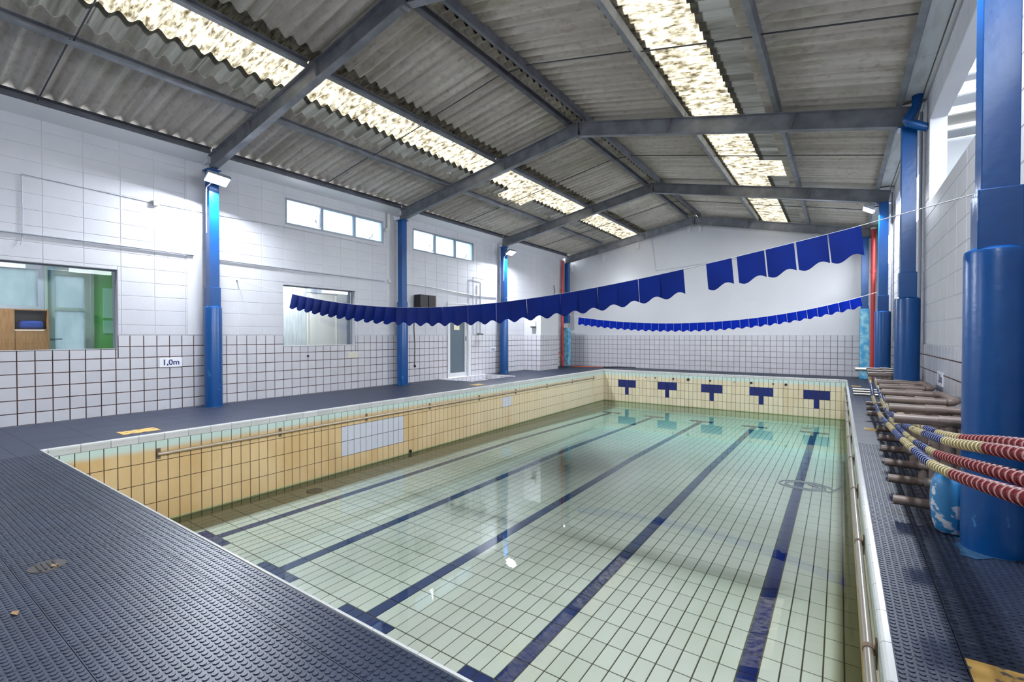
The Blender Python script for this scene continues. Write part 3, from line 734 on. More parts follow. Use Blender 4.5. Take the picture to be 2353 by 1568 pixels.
# ---- yard behind window 2
r = empty('wall_back_room', (XO, 6, 0), 'grey back room wall seen through the servery opening', 'wall', kind='structure')
B().box(XO-.1, XO, 3.6, 5.80, 0, 2.6).build('grey_wall', M['grey_panel'], r)
B().box(XO-.1, XO, 6.60, 8.2, 0, 2.6).build('pale_wall', M['plain_white'], r)
B().box(XO-.1, XO, 5.80, 6.60, 2.05, 2.6).build('lintel', M['grey_panel'], r)
B().box(XO-.1, XWL-.15, 7.35, 7.45, 0, 2.6).build('return_wall', M['grey_panel'], r)
B().box(XO-.1, XWL-.15, 3.5, 3.6, 0, 2.6).build('return_wall', M['grey_panel'], r)
B().box(XO-.1, XWL-.15, 3.5, 7.45, 2.6, 2.65).build('room_ceiling', M['plain_white'], r)
added_room_lamp(-8.85, 5.0, 2.6, 'added unseen ceiling lamp in the room behind the servery opening', 26)
r = B().box(XO-.08, XO-.02, 5.80, 6.60, 0, 2.05).build('door_3', M['beige_door']); tag(r, 'beige flush door beyond the servery opening', 'door', kind='structure')
B().box(XO-.02, XO+.0, 5.83, 5.86, 0, 2.02).build('door_frame', M['beige_door'], r); B().box(XO-.02, XO, 6.54, 6.57, 0, 2.02).build('door_frame', M['beige_door'], r)
B().box(XO, XO+.03, 6.80, 6.90, 0, 2.6).build('dark_post', M['alu'], bpy.data.objects['wall_back_room'])

# ---- outside the openings of the right wall
r = empty('neighbour_house', (2.6, 6, 0), 'white neighbouring wall and striped awning seen through the wall openings', 'building')
B().box(2.2, 2.4, -4, 22, -.5, 3.05).build('outer_wall', M['out_wall'], r)
M['awning_clear'] = translucent_mat('white_awning_sheet', (.40, .41, .42, 1), (.34, .35, .36, 1), 3, dif=.1)
for k, (ya, yb, zz, m) in enumerate(((8.62, 8.96, 3.88, 'out_wall'), (8.24, 8.62, 3.95, 'roof_out'), (7.92, 8.24, 4.0, 'awning_clear'), (7.62, 7.92, 3.95, 'out_wall'), (7.22, 7.62, 4.0, 'awning_clear'), (7.06, 7.22, 3.95, 'out_wall'), (6.6, 7.06, 4.0, 'awning_clear'), (6.4, 6.6, 3.95, 'out_wall'), (5.2, 6.4, 4.0, 'awning_clear'))):
    B().box(1.03, 2.2, ya, yb, zz, zz+.02).build('awning_strip', M[m], r)
B().box(1.03, 2.2, 8.98, 9.06, 0, 3.88).build('cross_wall', M['out_wall'], r)
gnd = B().box(-30, 30, -30, 40, -1.6, -1.5).build('ground_outside', M['slab']); tag(gnd, 'ground around the building, below deck level', 'ground', kind='structure')

# ================================================================== pier, foot bath
pr = empty('tiled_pier', (-8.1, 13.4, 0), 'white pier with tiled lower half beside the far left corner', 'pier', kind='structure')
PX, PY0, PY1 = -7.78, 12.84, 13.95
B().box(XWL, PX, PY0, PY1, -.02, 2.15).build('body', M['wall_smooth'], pr)
B().box(XWL, PX+.0015, PY0-.0015, PY1, 0, DADO-.004).build('grout_bed', M['grout'], pr)
rows = [0]+[.153+.163*k for k in range(6)]+[DADO]
lay(pr, 'tile', '-Y', lambda x, z: Vector((x, PY0, z)), cells_of(edges(XWL+.006, PX, PX, .1635), rows), .010, .006, .0015, lambda p: M['tile_white'], 60, 'more_tiles')
lay(pr, 'tile', '+X', lambda y, z: Vector((PX, y, z)), cells_of(edges(PY0, PY1, PY0, .1635), rows), .010, .006, .0015, lambda p: M['tile_white'], 80, 'more_tiles')
fb = empty('foot_bath', (-7.8, 9.8, -.1), 'sunken white tiled foot bath in front of the glass door', 'foot bath')
B().box(FB[0], FB[1], FB[2], FB[3], -.15, -.12).build('basin_floor', M['tile_white'], fb)
b = B()
for q in ((FB[0], FB[0]+.02, FB[2], FB[3]), (FB[1]-.02, FB[1], FB[2], FB[3]), (FB[0]+.02, FB[1]-.02, FB[2], FB[2]+.02), (FB[0]+.02, FB[1]-.02, FB[3]-.02, FB[3])): b.box(*q, -.12, -.002)
b.build('basin_wall', M['grout'], fb)
for i in range(10):
    yy = FB[2]+.03+i*.175
    B().box(FB[0]+.02, FB[0]+.026, yy, yy+.163, -.115, -.005).build('tile', M['tile_white'], fb)
for i in range(5):
    xx = FB[0]+.035+i*.175
    B().box(xx, xx+.163, FB[3]-.026, FB[3]-.02, -.115, -.005).build('tile', M['tile_white'], fb)
b = B(); o_ = .05
for q in ((FB[0]-.10, FB[0]+.02, FB[2]-o_, FB[3]+o_), (FB[0]+.02, FB[1]+o_, FB[3]-.02, FB[3]+o_), (FB[0]+.02, FB[0]+.5, FB[2]-o_, FB[2]+.02)): b.box(*q, -.004, .012)
b.build('rim', M['plain_white'], fb)

# ================================================================== flag lines
def flag_line(name, Y, rope, xs_list, mt, label, fh, grp, ropemat):
    px = np.array([p[0] for p in rope]); pz = np.array([p[1] for p in rope])
    cs = np.polyfit(px[1:-1], pz[1:-1], 4)
    def zr_(x):
        return float(np.interp(x, px, pz)) if (x < px[1] or x > px[-2]) else float(np.polyval(cs, x))
    r = empty(name, (px.min(), Y, zr_(px.min())), label, 'flag line', grp)
    pts = [(x, Y, zr_(x)) for x in np.linspace(px.min(), px.max(), 60)]
    B().tube(pts, .0035, 6).build('cord', ropemat, r)
    for k, (x0, x1) in enumerate(xs_list):
        w = (x1-x0); n = 14; tw = random.uniform(-.03, .03)+(-.22 if x0 < -4.6 and name == 'flag_line' else -.02); b = B()
        z0, z1 = zr_(x0), zr_(x1); sl = (z1-z0)/w
        top, bot = [], []
        for i in range(n+1):
            u = i/n; x = x0+w*u; hh = fh*(1.0+.10*math.sin(2*math.pi*(u+.02)))
            dx = -sl*hh*.55                         # hangs square to the sloping cord
            bulge = .10*w*math.sin(math.pi*u)
            top.append((x, Y-.004, z0+(z1-z0)*u)); bot.append((x-dx, Y-.004-bulge*.4-tw*(u-.5)*w*1.6, z0+(z1-z0)*u-hh))
        rows_ = [top]
        for s in (.33, .66): rows_.append([tuple(Vector(a).lerp(Vector(c), s)) for a, c in zip(top, bot)])
        rows_.append(bot); k0 = 0
        for th in (0, .0025):
            for rw in rows_: b.v += [(x, y-th, z) for x, y, z in rw]
        R, m = len(rows_), n+1
        for sidx in (0, 1):
            o0 = sidx*R*m
            for a in range(R-1):
                for i in range(n):
                    q = (o0+a*m+i, o0+a*m+i+1, o0+(a+1)*m+i+1, o0+(a+1)*m+i); b.f.append(q if sidx else q[::-1]); b.mi.append(0)
        o1 = R*m
        for i in range(n):
            b.f += [(i, i+1, o1+i+1, o1+i), ((R-1)*m+i+1, (R-1)*m+i, o1+(R-1)*m+i, o1+(R-1)*m+i+1)]; b.mi += [0, 0]
        for a in range(R-1):
            b.f += [(a*m, o1+a*m, o1+(a+1)*m, (a+1)*m), (a*m+n, (a+1)*m+n, o1+(a+1)*m+n, o1+a*m+n)]; b.mi += [0, 0]
        b.build('flag', mt, r, smooth=SM, fix=False)
    return r
NX = [-6.71+.189*k for k in range(31)]
xl = [(NX[k], NX[k+1]-(.004 if k % 2 else .001)) for k in range(30)]
xl += [(-.87, -.685), (-.65, -.465), (-.455, -.275), (-.262, -.078), (-.07, .112)]
R1 = [(XWL+.01, 2.06), (-6.72, 1.745), (-6.0, 1.63), (-5.42, 1.55), (-4.34, 1.472), (-3.15, 1.45), (-2.185, 1.525), (-1.435, 1.613), (-1.07, 1.66), (-.87, 1.698), (-.464, 1.757), (-.263, 1.795), (-.071, 1.832), (.112, 1.869), (.825, 2.02)]
FL1 = flag_line('flag_line', 3.95, R1, xl, M['flag'], 'dark blue pennant line sagging across the pool, with a gap near one end', .197, 'pennant lines over the pool', M['rope_grey'])
B().tube([(XWL, 3.95, 2.06), (XWL+.03, 3.95, 2.06), (XWL+.03, 3.95, 2.03)], .008, 6).build('hook', M['steel_dark'], FL1)
XS2 = [-5.74+.1786*k for k in range(35)]
R2 = [(CXL+.09, 2.25), (-5.8, 1.62), (-4.4, 1.458), (-3.12, 1.412), (-1.72, 1.48), (-.68, 1.63), (.35, 1.88), (CXR-.088, 1.955)]
flag_line('pennant_line', 11.43, R2, [(XS2[k], XS2[k+1]-.004) for k in range(34)], M['flag2'], 'bright blue pennant line farther away, in front of the gable wall', .185, 'pennant lines over the pool', M['rope'])

# ================================================================== floodlights
LNAMES = {(-1, 2): 'lit floodlight on the column right of the 1,0m sign', (-1, 4): 'lit floodlight on the column past the glass door', (1, 4): 'small tilted floodlight by the far end of the opening wall',
          (1, 2): 'floodlight high on the large blue column by the barrel', (-1, 1): 'added unseen floodlight at the shallow end on the window wall side', (1, 1): 'added unseen floodlight at the shallow end on the opening wall side'}  # the shallow-end pair is added behind the camera to light the hall
for (s, k), lab in LNAMES.items():
    x = (CXL+.28) if s < 0 else (CXR-.24); y = FR[k]-.04; z = 3.53
    r = empty('floodlight', (x, y, z), lab, 'floodlight', 'LED floodlights on the columns')
    n = Vector((.50*(-s), (.0 if k == 4 else -.12 if s < 0 else 0.0), -.86)).normalized(); a = Vector((0, 1, 0)); a = (a-n*a.dot(n)).normalized(); c = n.cross(a)
    P = Vector((x, y, z))
    bevel(B().obox(P-n*.03, a, c, n, .165, .10, .028).build('housing', M['alu'], r), .008)
    B().obox(P+n*.0005, a, c, n, .15, .085, .002).build('lens', M['lamp_face'], r)
    colx = CXL+.072 if s < 0 else CXR-.072
    B().tube([P-n*.05+a*.16, P-n*.09+a*.16, Vector((colx, y+.03, z+.06))], .008, 6).build('bracket', M['steel_dark'], r)
    B().tube([P-n*.05-a*.16, P-n*.09-a*.16, Vector((colx, y-.03, z+.06))], .008, 6).build('bracket', M['steel_dark'], r)
    if s < 0: B().tube([P-n*.05, Vector((colx+.02, y-.08, z-.10)), Vector((colx, y-.075, z-.35)), Vector((colx, y-.075, z-.8))], .007, 6).build('cable', M['rope'], r)
    ld = bpy.data.lights.new('flood', 'AREA'); ld.shape = 'RECTANGLE'; ld.size = .30; ld.size_y = .17; ld.energy = LAMP_W*(.6 if (s, k) == (1, 2) else .4 if k == 1 else 1.0); ld.color = LAMP_COL
    lo = bpy.data.objects.new('flood_light', ld); link(lo, r); lo.location = n*.012
    lo.rotation_euler = Matrix((a, c, -n)).transposed().to_euler() if a.cross(c).dot(-n) > 0 else Matrix((c, a, -n)).transposed().to_euler()

# ================================================================== handrails and pool fittings
r = empty('handrail', (PL, 8, -.22), 'long handrail on the tan tiled pool side', 'handrail', 'pool side handrails')
B().tube([(PL+.055, 2.13, -.225), (PL+.055, 13.88, -.215)], .018, 10).build('tube', M['rail_left'], r, smooth=SM)
for y in (2.15, 3.59, 5.06, 6.53, 8.04, 9.45, 10.94, 12.4, 13.86):
    b = B(); b.box(PL+.004, PL+.012, y-.02, y+.02, -.29, -.17); b.box(PL+.012, PL+.06, y-.012, y+.012, -.235, -.215); b.build('bracket', M['bracket'], r)
r = empty('handrail', (PR, 8, -.22), 'stainless handrail on the pool side next to the rope rack', 'handrail', 'pool side handrails')
B().tube([(PR-.034, 1.55, -.135), (PR-.034, 13.9, -.135)], .018, 12).build('tube', M['rail'], r, smooth=SM)
for k in range(10):
    y = 2.38+1.2*k
    b = B(); b.box(PR-.012, PR-.004, y-.02, y+.02, -.20, -.09); b.box(PR-.034, PR-.012, y-.013, y+.013, -.15, -.12); b.tube([(PR-.034, y-.014, -.135), (PR-.034, y+.014, -.135)], .0215, 12); b.build('bracket', M['bracket'], r)
for k, x in enumerate((-5.01, -4.71, -4.16, -3.72, -3.1, -2.45, -2.02, -1.48, -1.18)):
    rr = [.028, .02, .03, .042, .03, .028, .034, .022, .034][k]
    r = empty('inlet_nozzle', (x, PF, -.2), ['first', 'second', 'third', 'fourth and largest', 'fifth', 'sixth', 'seventh', 'eighth', 'last'][k]+' round inlet from the left along the far pool end', 'inlet', 'inlets along the far pool end')
    b = B()
    for j in range(1): b.tube([(x, PF-.004, -.2), (x, PF-.022, -.2)], rr, 14)
    b.build('ring', M['cream_cover' if k in (0, 5) else 'drain'], r, smooth=SM)
    B().tube([(x, PF-.02, -.2), (x, PF-.026, -.2)], rr*.55, 12).build('plug', M['black'], r)
r = B().tube([(PL+.004, 6.03, -.99), (PL+.016, 6.03, -.99)], .035, 14).build('outlet_hole', M['black']); tag(r, 'dark round outlet low on the tan pool side', 'outlet')
for k, (x, y, lab) in enumerate(((-6.15, 3.93, 'round drain grate near the tan pool side'), (-.66, 13.9, 'drain grate in the far corner of the pool floor'))):
    zf = pool_z(y)
    r = empty('drain_grate', (x, y, zf), lab, 'drain'); B().lathe([(.11, .004), (.105, .014), (.02, .016)], 18, (x, y, zf)).build('cover', M['drain'], r)
    for j in range(5): B().box(x-.08, x+.08, y-.064+j*.032-.005, y-.064+j*.032+.005, zf+.014, zf+.019).build('bar', M['grey_metal'], r)
pts = []
for i in range(40):
    a = i/39*4.4*math.pi; q = .30-.004*i
    pts.append((-.42+q*1.2*math.cos(a), 8.15+q*.8*math.sin(a)+.0, -1.085+.004*(i % 2)))
pts += [(-.1, 8.0, -1.08), (.04, 8.35, -1.07), (.07, 8.5, -1.05)]
r = B().tube(pts, .009, 6).build('sunken_hose', M['grey_metal'], smooth=True); tag(r, 'thin looped hose lying on the pool floor', 'hose')

# ================================================================== lane ropes
def path(pts, X):
    ys = [p[0] for p in pts]; zs = [p[1] for p in pts]; dy = np.linspace(ys[0], ys[-1], 120); z = np.interp(dy, ys, zs)
    ker = np.hanning(17); ker /= ker.sum(); zp = np.concatenate([2*z[0]-z[8:0:-1], z, 2*z[-1]-z[-2:-10:-1]]); z = np.convolve(zp, ker, 'valid')
    return [Vector((X, a, c)) for a, c in zip(dy, z)]
def disc_mesh(a, b_):
    return B().lathe([(.007, -.034), (.0165, -.029), (.0185, -.011), (.0235, -.009), (.0235, .009), (.0185, .011), (.0165, .029), (.007, .034)], 14, mats=[1, 1, 1, 0, 1, 1, 1]).mesh('disc', (M[a], M[b_]), smooth=SM)
DM = {'r': disc_mesh('d_red2', 'd_red'), 'c': disc_mesh('d_cream2', 'd_cream'), 'n': disc_mesh('d_navy2', 'd_navy')}
ROPES = [('A', .38, [(1.5, .765), (1.69, .728), (2.569, .572), (3.155, .484), (4.709, .353), (6.708, .235), (8.146, .287), (9.1, .52)], [(2.57, 'r'), (3.10, 'c'), (3.75, 'n')], 'lowest lane rope in front of the big blue column'),
         ('B', .430, [(1.5, .79), (1.825, .743), (2.218, .679), (3.327, .502), (4.404, .384), (6.038, .283), (7.264, .339), (7.972, .422), (9.05, .55)], [(3.33, 'r'), (3.62, 'c'), (4.2, 'n')], 'second lowest lane rope, red length longest'),
         ('C', .495, [(1.5, .86), (2.053, .80), (2.495, .735), (3.152, .625), (3.836, .535), (4.956, .43), (6.0, .36), (7.0, .36), (8.2, .45)], [(3.10, 'r'), (3.80, 'c'), (4.3, 'n')], 'uppermost lane rope passing just under the first rack arm'),
         ('D', .45, [(1.5, .85), (2.007, .782), (2.438, .715), (3.142, .603), (4.22, .475), (5.187, .376), (6.64, .306), (8.0, .42)], [(2.44, 'r'), (3.25, 'c'), (3.95, 'n')], 'lane rope second from top with white discs at the column edge')]
for nm, X, pts, segs, lab in ROPES:
    pth = path(pts, X); r = empty('lane_rope', pth[0], lab, 'lane rope', 'lane ropes hung along the pipe rack')
    B().tube([Vector((.79, .9, .98)), Vector((X+.15, 1.2, pth[0].z+.05))]+pth, .005, 6).build('cord', M['rope'], r)
    acc = 0.; rest = {k: B() for k in 'rcn'}; nxt = 0.
    for i in range(len(pth)-1):
        a, c = pth[i], pth[i+1]; L = (c-a).length
        while nxt <= acc+L:
            p = a.lerp(c, (nxt-acc)/L); d = (c-a).normalized(); kind = None
            for lim, q in segs:
                if p.y < lim: kind = q; break
            if kind is None: kind = 'cn'[int((p.y-segs[-1][0])/.62) % 2]
            rot = d.to_track_quat('Z', 'Y').to_euler()
            if p.y < 12: put('disc', DM[kind], p, r, rot)
            else:
                Rm = rot.to_matrix(); me = DM[kind]; k0 = len(rest[kind].v)
                rest[kind].v += [tuple(p+Rm @ v.co) for v in me.vertices]
                rest[kind].f += [tuple(k0+j for j in f.vertices) for f in me.polygons]; rest[kind].mi += [f.material_index for f in me.polygons]
            nxt += .070
        acc += L
    for k, b in rest.items():
        if b.v: b.build('far_discs', tuple(DM[k].materials), r, smooth=SM, kind='stuff', fix=False)

# ================================================================== pipe racks
def rack(ys, x0, label, feet, m=M['pvc'], zt=.61, zl=.095):
    r = empty('pipe_rack', (.6, ys[0], 0), label, 'pipe rack', 'lane rope racks')
    for i, y in enumerate(ys):
        xa = x0+.012*i; xb = .68 if abs(y-7.46) > .2 else .52
        B().tube([(xa, y, zt), (xb, y, zt)], .030, 12).build('upper_arm', m, r, smooth=SM)
        B().tube([(xa, y, zl), (xb-.02, y, zl)], .030, 12).build('lower_arm', m, r, smooth=SM)
        B().tube([(xb-.13, y, zt-.02), (xb-.13, y, 0)], .029, 12).build('post', m, r, smooth=SM)
        B().tube([(xb-.185, y, zt), (xb-.075, y, zt)], .0365, 12).build('tee', m, r, smooth=SM)
        B().tube([(xb-.13, y, zt-.03), (xb-.13, y, zt-.09)], .0365, 12).build('tee', m, r, smooth=SM)
        B().tube([(xb-.185, y, zl), (xb-.075, y, zl)], .036, 12).build('tee', M['pvc_grey'] if i % 2 else m, r, smooth=SM)
        B().tube([(xb-.02, y, zt-.02), (xb-.02, y, 0)], .033, 12).build('post', M['pvc_grey'] if i % 3 == 0 else m, r, smooth=SM)
        if i < len(ys)-1:
            y2 = ys[i+1]
            if i % 2 == 0:
                B().tube([(xb, y, zt), (xb+.045, y+.02, zt+.005), (xb+.06, y+.07, zt+.005), (xb+.06, y2-.07, zt+.005), (xb+.045, y2-.02, zt+.005), (xb, y2, zt)], .030, 12).build('connector', m, r, smooth=True)
    return r
rack([3.83, 4.38, 4.92, 5.50, 6.06, 6.62], .285, 'brown pipe rack nearest the big blue column', True)
rack([7.86, 8.42, 8.98], .31, 'brown pipe rack beyond the column with the drain pipe', True)
r = empty('steel_rack', (.5, 11, 0), 'short stainless tube rack at the far end of the rope racks', 'pipe rack')
for i, y in enumerate((10.75, 11.0)):
    B().tube([(.24, y, .50), (.60, y, .50)], .024, 10).build('upper_arm', M['chrome'], r, smooth=SM)
    B().tube([(.60, y, .52), (.60, y, 0)], .024, 10).build('post', M['chrome'], r, smooth=SM)
for i, y in enumerate((10.3, 10.75, 11.2)):
    B().tube([(.21, y, .09), (.60, y, .09)], .024, 10).build('lower_arm', M['chrome'], r, smooth=SM)

# barrel
r = empty('barrel', (.535, 3.665, 0), 'blue barrel with peeling white paint wedged behind the big column', 'barrel')
B().lathe([(.055, 0), (.072, .012), (.086, .06), (.094, .14), (.095, .22), (.088, .29), (.074, .325), (.05, .335)], 28, (.535, 3.665, 0)).build('body', M['barrel'], r, smooth=True)
B().lathe([(.042, .33), (.042, .352), (.038, .358)], 20, (.535, 3.665, 0)).build('lid', M['barrel'], r, smooth=SM)
# bent drain pipe
pts = [(.73, 7.30, 3.96), (.725, 7.29, 3.84), (.70, 7.27, 3.77), (.655, 7.26, 3.70), (.635, 7.26, 3.665), (.65, 7.265, 3.635), (.70, 7.27, 3.61), (.75, 7.28, 3.58), (.825, 7.29, 3.54)]
r = empty('drain_pipe', (.73, 7.3, 3.5), 'bent blue drain pipe at the top of the column', 'pipe')
B().tube(pts, .048, 14).build('bend', M['blue'], r, smooth=SM)
B().tube([(.73, 7.30, 3.94), (.73, 7.30, 3.90)], .054, 14).build('collar', M['blue'], r, smooth=SM); B().tube([pts[3], pts[4]], .054, 14).build('collar', M['blue'], r, smooth=SM)

# red pipes, hose
for s, x, y, lab in ((-1, -8.30, 15.22, 'red vertical pipe beside the corner column and orange hose'), (1, .69, 15.20, 'red vertical pipe beside the patchy light blue corner column')):
    r = empty('red_pipe', (x, y, 0), lab, 'pipe', 'red riser pipes'); B().tube([(x, y, -.01), (x, y, 3.85)], .045, 12).build('riser', M['red'], r, smooth=SM)
    B().tube([(x, y, 2.72), (x, y, 2.80)], .056, 12).build('coupling', M['red'], r, smooth=SM)
    if s < 0: B().tube([(x, y, 2.76), (x, y-.10, 2.76)], .025, 10).build('valve', M['red'], r, smooth=SM)
    B().tube([(x, y, 3.83), (x, y, 3.875)], .058, 12).build('collar', M['offwhite'], r, smooth=SM)
pts = [(-8.33, 14.8, .62), (-8.22, 14.85, .45), (-8.08, 14.95, .2), (-7.95, 15.05, .04), (-7.75, 15.2, .012), (-7.45, 15.3, .012), (-7.0, 15.45, .012), (-6.6, 15.42, .012)]
r = B().tube(pts, .011, 8).build('garden_hose', M['orange'], smooth=True); tag(r, 'orange hose curling from the corner onto the deck', 'hose')
r = B().tube([(-6.75, 15.3, .02), (-6.3, 15.55, .03), (-5.75, 15.62, .03), (-5.7, 15.6, .02)], .018, 8).build('floor_pole', M['black'], smooth=SM); tag(r, 'thin black pole lying along the foot of the gable wall', 'pole')

# ================================================================== wall fittings
def font(txt, size, loc, rot, parent, m):
    c = bpy.data.curves.new('lettering', 'FONT'); c.body = txt; c.size = size; c.extrude = .0006; c.align_x = 'CENTER'; c.align_y = 'CENTER'; c.offset = .0025
    o = bpy.data.objects.new('lettering', c); c.materials.append(m); COL.objects.link(o)
    me = bpy.data.meshes.new_from_object(o.evaluated_get(bpy.context.evaluated_depsgraph_get())); me.name = 'lettering'
    bpy.data.objects.remove(o); return put('lettering', me, loc, parent, rot)
RX = (math.pi/2, 0, math.pi/2)
for y, z, txt, lab, w in ((2.982, .715, '1,0m', 'white 1,0m depth sign on the tiles under the office window', .30), (11.15, .715, '2,0m', 'white 2,0m depth sign near the foot bath', .30)):
    r = empty('depth_sign', (XWL, y, z), lab, 'sign', 'depth signs'); bevel(B().box(XWL+.006, XWL+.011, y-w/2, y+w/2, z-.07, z+.07).build('plate', M['sign'], r), .003)
    font(txt, .115, (XWL+.0115, y, z), RX, r, M['ink'])
y, z = 6.27, .70
r = empty('depth_sign', (XWR, y, z), 'white 1,0m depth sign on the wall behind the pipe rack', 'sign', 'depth signs'); B().box(XWR-.011, XWR-.006, y-.15, y+.15, z-.07, z+.07).build('plate', M['sign'], r)
font('1,0m', .115, (XWR-.0115, y, z), (math.pi/2, 0, -math.pi/2), r, M['ink'])
def tubeobj(name, pts, rad, m, lab, cat, grp=None):
    o = B().tube(pts, rad, 8).build(name, m, smooth=SM); return tag(o, lab, cat, grp)
o = XWL+.022
tubeobj('conduit', [(o, -1, 2.39), (o, 1.97, 2.405), (o, 3.3, 2.395)], .012, M['grey_metal'], 'grey conduit above the office window', 'conduit', 'conduits on the window wall')
tubeobj('conduit', [(o, 3.66, 2.373), (o, 5.4, 2.35), (o, 7.1, 2.34)], .012, M['grey_metal'], 'grey conduit above the servery opening', 'conduit', 'conduits on the window wall')
tubeobj('conduit', [(o, 7.62, 2.345), (o, 8.6, 2.325), (o, 9.6, 2.27), (o, 10.3, 2.235), (o, 11.3, 2.25)], .013, M['plain_white'], 'sagging white conduit above the glass door', 'conduit', 'conduits on the window wall')
tubeobj('wire', [(XWL+.012, 1.392, 3.145), (XWL+.012, 2.76, 3.098), (XWL+.012, 3.40, 3.096), (XWL+.012, 4.53, 3.12), (XWL+.012, 6.9, 3.10)], .005, M['grey_metal'], 'thin wire across the upper block wall', 'wire')
tubeobj('wire', [(XWL+.012, 1.392, 3.14), (XWL+.012, 1.40, 2.7), (XWL+.012, 1.395, 2.36), (XWL+.02, 1.38, 2.26)], .005, M['grey_metal'], 'thin wire dropping to the office conduit', 'wire')
for y, z, lab in ((2.80, 3.10, 'small white junction box high on the block wall'), (7.24, 2.35, 'white junction box beside the speaker column')):
    bevel(tag(B().box(XWL+.004, XWL+.055, y-.035, y+.035, z-.04, z+.04).build('junction_box', M['offwhite']), lab, 'junction box'), .006)
r = empty('ceiling_pipe', (XWL, 7.2, 3.6), 'short grey pipe stub left of the column top', 'pipe'); B().tube([(XWL+.05, 7.2, 3.86), (XWL+.05, 7.2, 3.55)], .035, 10).build('stub', M['offwhite'], r, smooth=SM); B().tube([(XWL+.05, 7.2, 3.56), (XWL+.05, 7.17, 3.50), (XWL+.05, 7.12, 3.49)], .036, 10).build('elbow', M['offwhite'], r, smooth=SM)
for k, (y0, y1) in enumerate(((7.99, 8.26), (8.28, 8.52))):
    r = empty('speaker', (XWL+.15, y0, 1.8), ['black wall speaker nearest the column', 'black wall speaker farther from the column'][k], 'speaker', 'pair of wall speakers')
    o = B().box(XWL+.03, XWL+.25, y0, y1, 1.74, 2.10).build('cabinet', M['black'], r); bevel(o, .015, 3)
    B().box(XWL+.25, XWL+.254, y0+.02, y1-.02, 1.76, 2.08).build('grille', M['drain'], r); B().box(XWL+.004, XWL+.03, y0+.08, y1-.08, 1.85, 1.98).build('bracket', M['rod'], r)
    if k == 0:
        B().tube([(XWL+.03, 8.02, 1.74), (XWL+.02, 8.0, 1.3), (XWL+.02, 8.03, .9), (XWL+.02, 8.02, .40)], .009, 8).build('cord', M['black'], r, smooth=SM)
        B().lathe([(.02, 0), (.028, .03), (.015, .06)], 10, (XWL+.03, 8.02, .36)).build('plug', M['black'], r)
r = empty('shower_pipes', (XWL, 10.4, 1.2), 'grey shower pipes and taps right of the glass door', 'shower')
o = XWL+.058
B().tube([(o, 10.62, 2.72), (o, 10.18, 2.74), (o, 10.18, 1.16), (o, 10.30, 1.14)], .013, 8).build('pipe', M['grey_metal'], r, smooth=SM)
B().tube([(o, 10.50, 2.62), (o, 10.50, 1.16)], .018, 8).build('pipe', M['grey_metal'], r, smooth=SM)
B().tube([(o, 10.40, 1.18), (o, 10.62, 1.16)], .02, 8).build('tap', M['chrome'], r, smooth=SM)
B().tube([(o, 10.36, 1.16), (o+.05, 10.36, 1.15)], .022, 8).build('tap', M['chrome'], r, smooth=SM)
B().tube([(o, 10.28, 1.80), (o+.25, 10.32, 1.98), (o+.38, 10.4, 1.97)], .014, 8).build('shower_arm', M['chrome'], r, smooth=SM)
bevel(B().box(XWL+.008, XWL+.10, 10.62, 10.86, 1.88, 2.02).build('heater', M['plain_white'], r), .01)
r = empty('soap_dispenser', (-8.0, PY0, 1.4), 'white soap dispenser on the pier above its tiles', 'dispenser')
bevel(B().box(-8.10, -7.94, PY0-.11, PY0, 1.40, 1.58).build('case', M['plain_white'], r), .015); B().box(-8.09, -7.95, PY0-.13, PY0-.01, 1.375, 1.40).build('tray', M['black'], r)
bevel(tag(B().box(XWL+.007, XWL+.014, 6.15, 6.40, .66, .78).build('cover_plate', M['cream_cover']), 'cream cover plate on the tiles under the servery opening', 'cover plate'), .003)
tag(B().tube([(XWL+.005, 5.25, .73), (XWL+.02, 5.25, .73)], .022, 12).build('wall_outlet', M['black']), 'small black round outlet on the wall tiles', 'outlet')
for k, (x, z) in enumerate(((-5.72, 4.22), (-6.96, 3.90), (-8.22, 3.62), (-4.02, 4.58), (-3.68, 4.56))):
    lab = ['white wall bracket third from the corner under the gable rafter', 'white wall bracket second from the corner under the gable rafter', 'white wall bracket in the corner beside the red pipe', 'first of two white wall brackets at the gable peak', 'second of two white wall brackets at the gable peak'][k]
    bevel(tag(B().box(x-.05, x+.05, YWF-.05, YWF, z-.14, z+.14).build('wall_bracket', M['plain_white']), lab, 'bracket', 'brackets on the gable wall'), .006)
tubeobj('hanging_wire', [(-5.23, YWF-.02, 4.43), (-5.07, YWF-.02, 3.29), (-3.45, YWF-.02, 3.40), (-2.6, YWF-.02, 3.46)], .006, M['grey_metal'], 'thin grey wire on the white gable wall', 'wire')
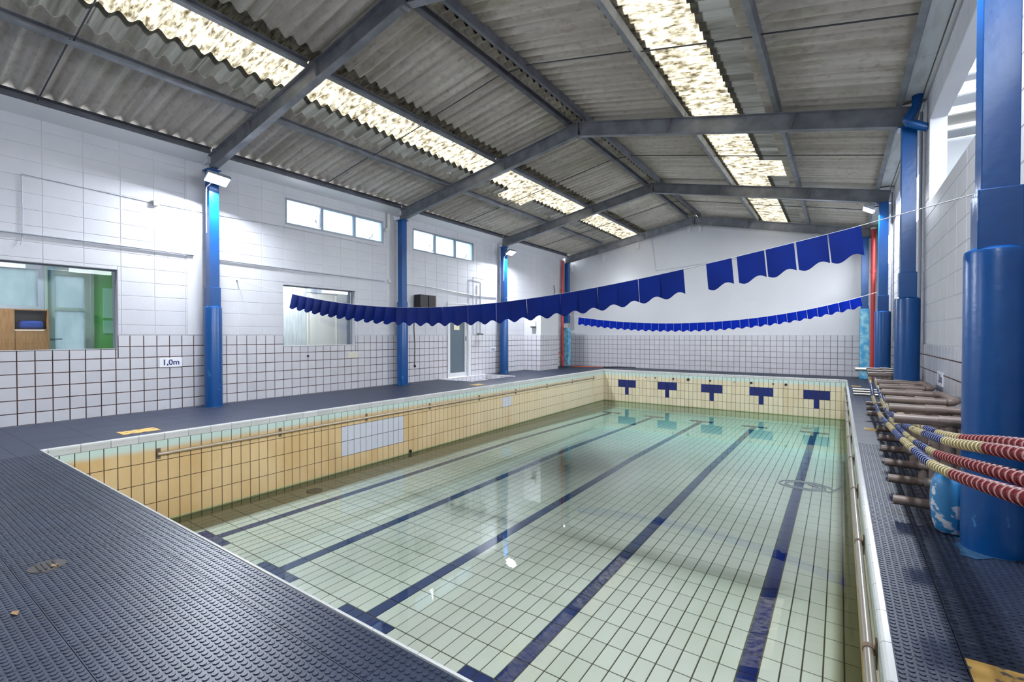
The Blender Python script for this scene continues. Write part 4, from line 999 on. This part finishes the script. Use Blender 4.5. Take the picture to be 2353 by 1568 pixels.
for y, lab in ((7.74, 'grey conduit on the opening wall past the drain pipe column'), (11.73, 'grey conduit on the opening wall near the small floodlight')):
    tubeobj('conduit', [(XWR-.02, y, .02), (XWR-.02, y, 3.9)], .016, M['grey_metal'], lab, 'conduit', 'vertical conduits on the opening wall')
tubeobj('wall_conduit', [(XWL+.02, 14.75, 2.9), (XWL+.03, 14.8, 2.75), (XWL+.02, 14.75, 2.4), (XWL+.02, 14.75, 1.0)], .012, M['rod'], 'dark hooked cable left of the red corner pipe', 'cable')

# ================================================================== marks and litter on the deck
def mark(x0, x1, y0, y1, lab, letters=None, rot=0):
    r = empty('floor_mark', ((x0+x1)/2, (y0+y1)/2, 0), lab, 'floor marking', 'yellow floor markings'); B().box(x0, x1, y0, y1, -.006, .0012).build('panel', M['yellow'], r)
    return r
mark(-6.92, -6.68, 1.90, 2.26, 'worn yellow marking on the deck below the 1,0m sign')
mark(-6.93, -6.70, 8.30, 8.64, 'faded yellow marking on the deck before the foot bath')
mark(.37, .80, 1.62, 2.26, 'large worn yellow marking beside the near pool edge')
mark(.25, .42, 7.05, 7.2, 'small yellow marking under the rope rack'); mark(.22, .40, 12.9, 13.05, 'thin yellow marking near the far rack')
r = empty('floor_drain', (-3.19, .6, 0), 'dirty round drain in the studded deck', 'drain'); B().lathe([(.075, -.004), (.07, .002), (.03, .003)], 18, (-3.19, .6, 0)).build('cover', M['drain'], r)
for j in range(4): B().box(-3.24, -3.14, .565+j*.02, .572+j*.02, .001, .006).build('bar', M['black'], r)
for k, (x, y) in enumerate(((-3.16, .62), (-2.75, .42))):
    b = B(); b.add([(x-.03, y, .003), (x, y-.012, .007), (x+.03, y+.004, .004), (x, y+.014, .008), (x-.03, y, .0015), (x, y-.012, .0055), (x+.03, y+.004, .0025), (x, y+.014, .0065)], [(0, 1, 2, 3), (7, 6, 5, 4), (0, 4, 5, 1), (1, 5, 6, 2), (2, 6, 7, 3), (3, 7, 4, 0)])
    tag(b.build('dry_leaf', M['leaf']), ['dry leaf lying on the deck drain', 'dry brown leaf alone on the studded deck'][k], 'leaf', 'leaves on the deck')
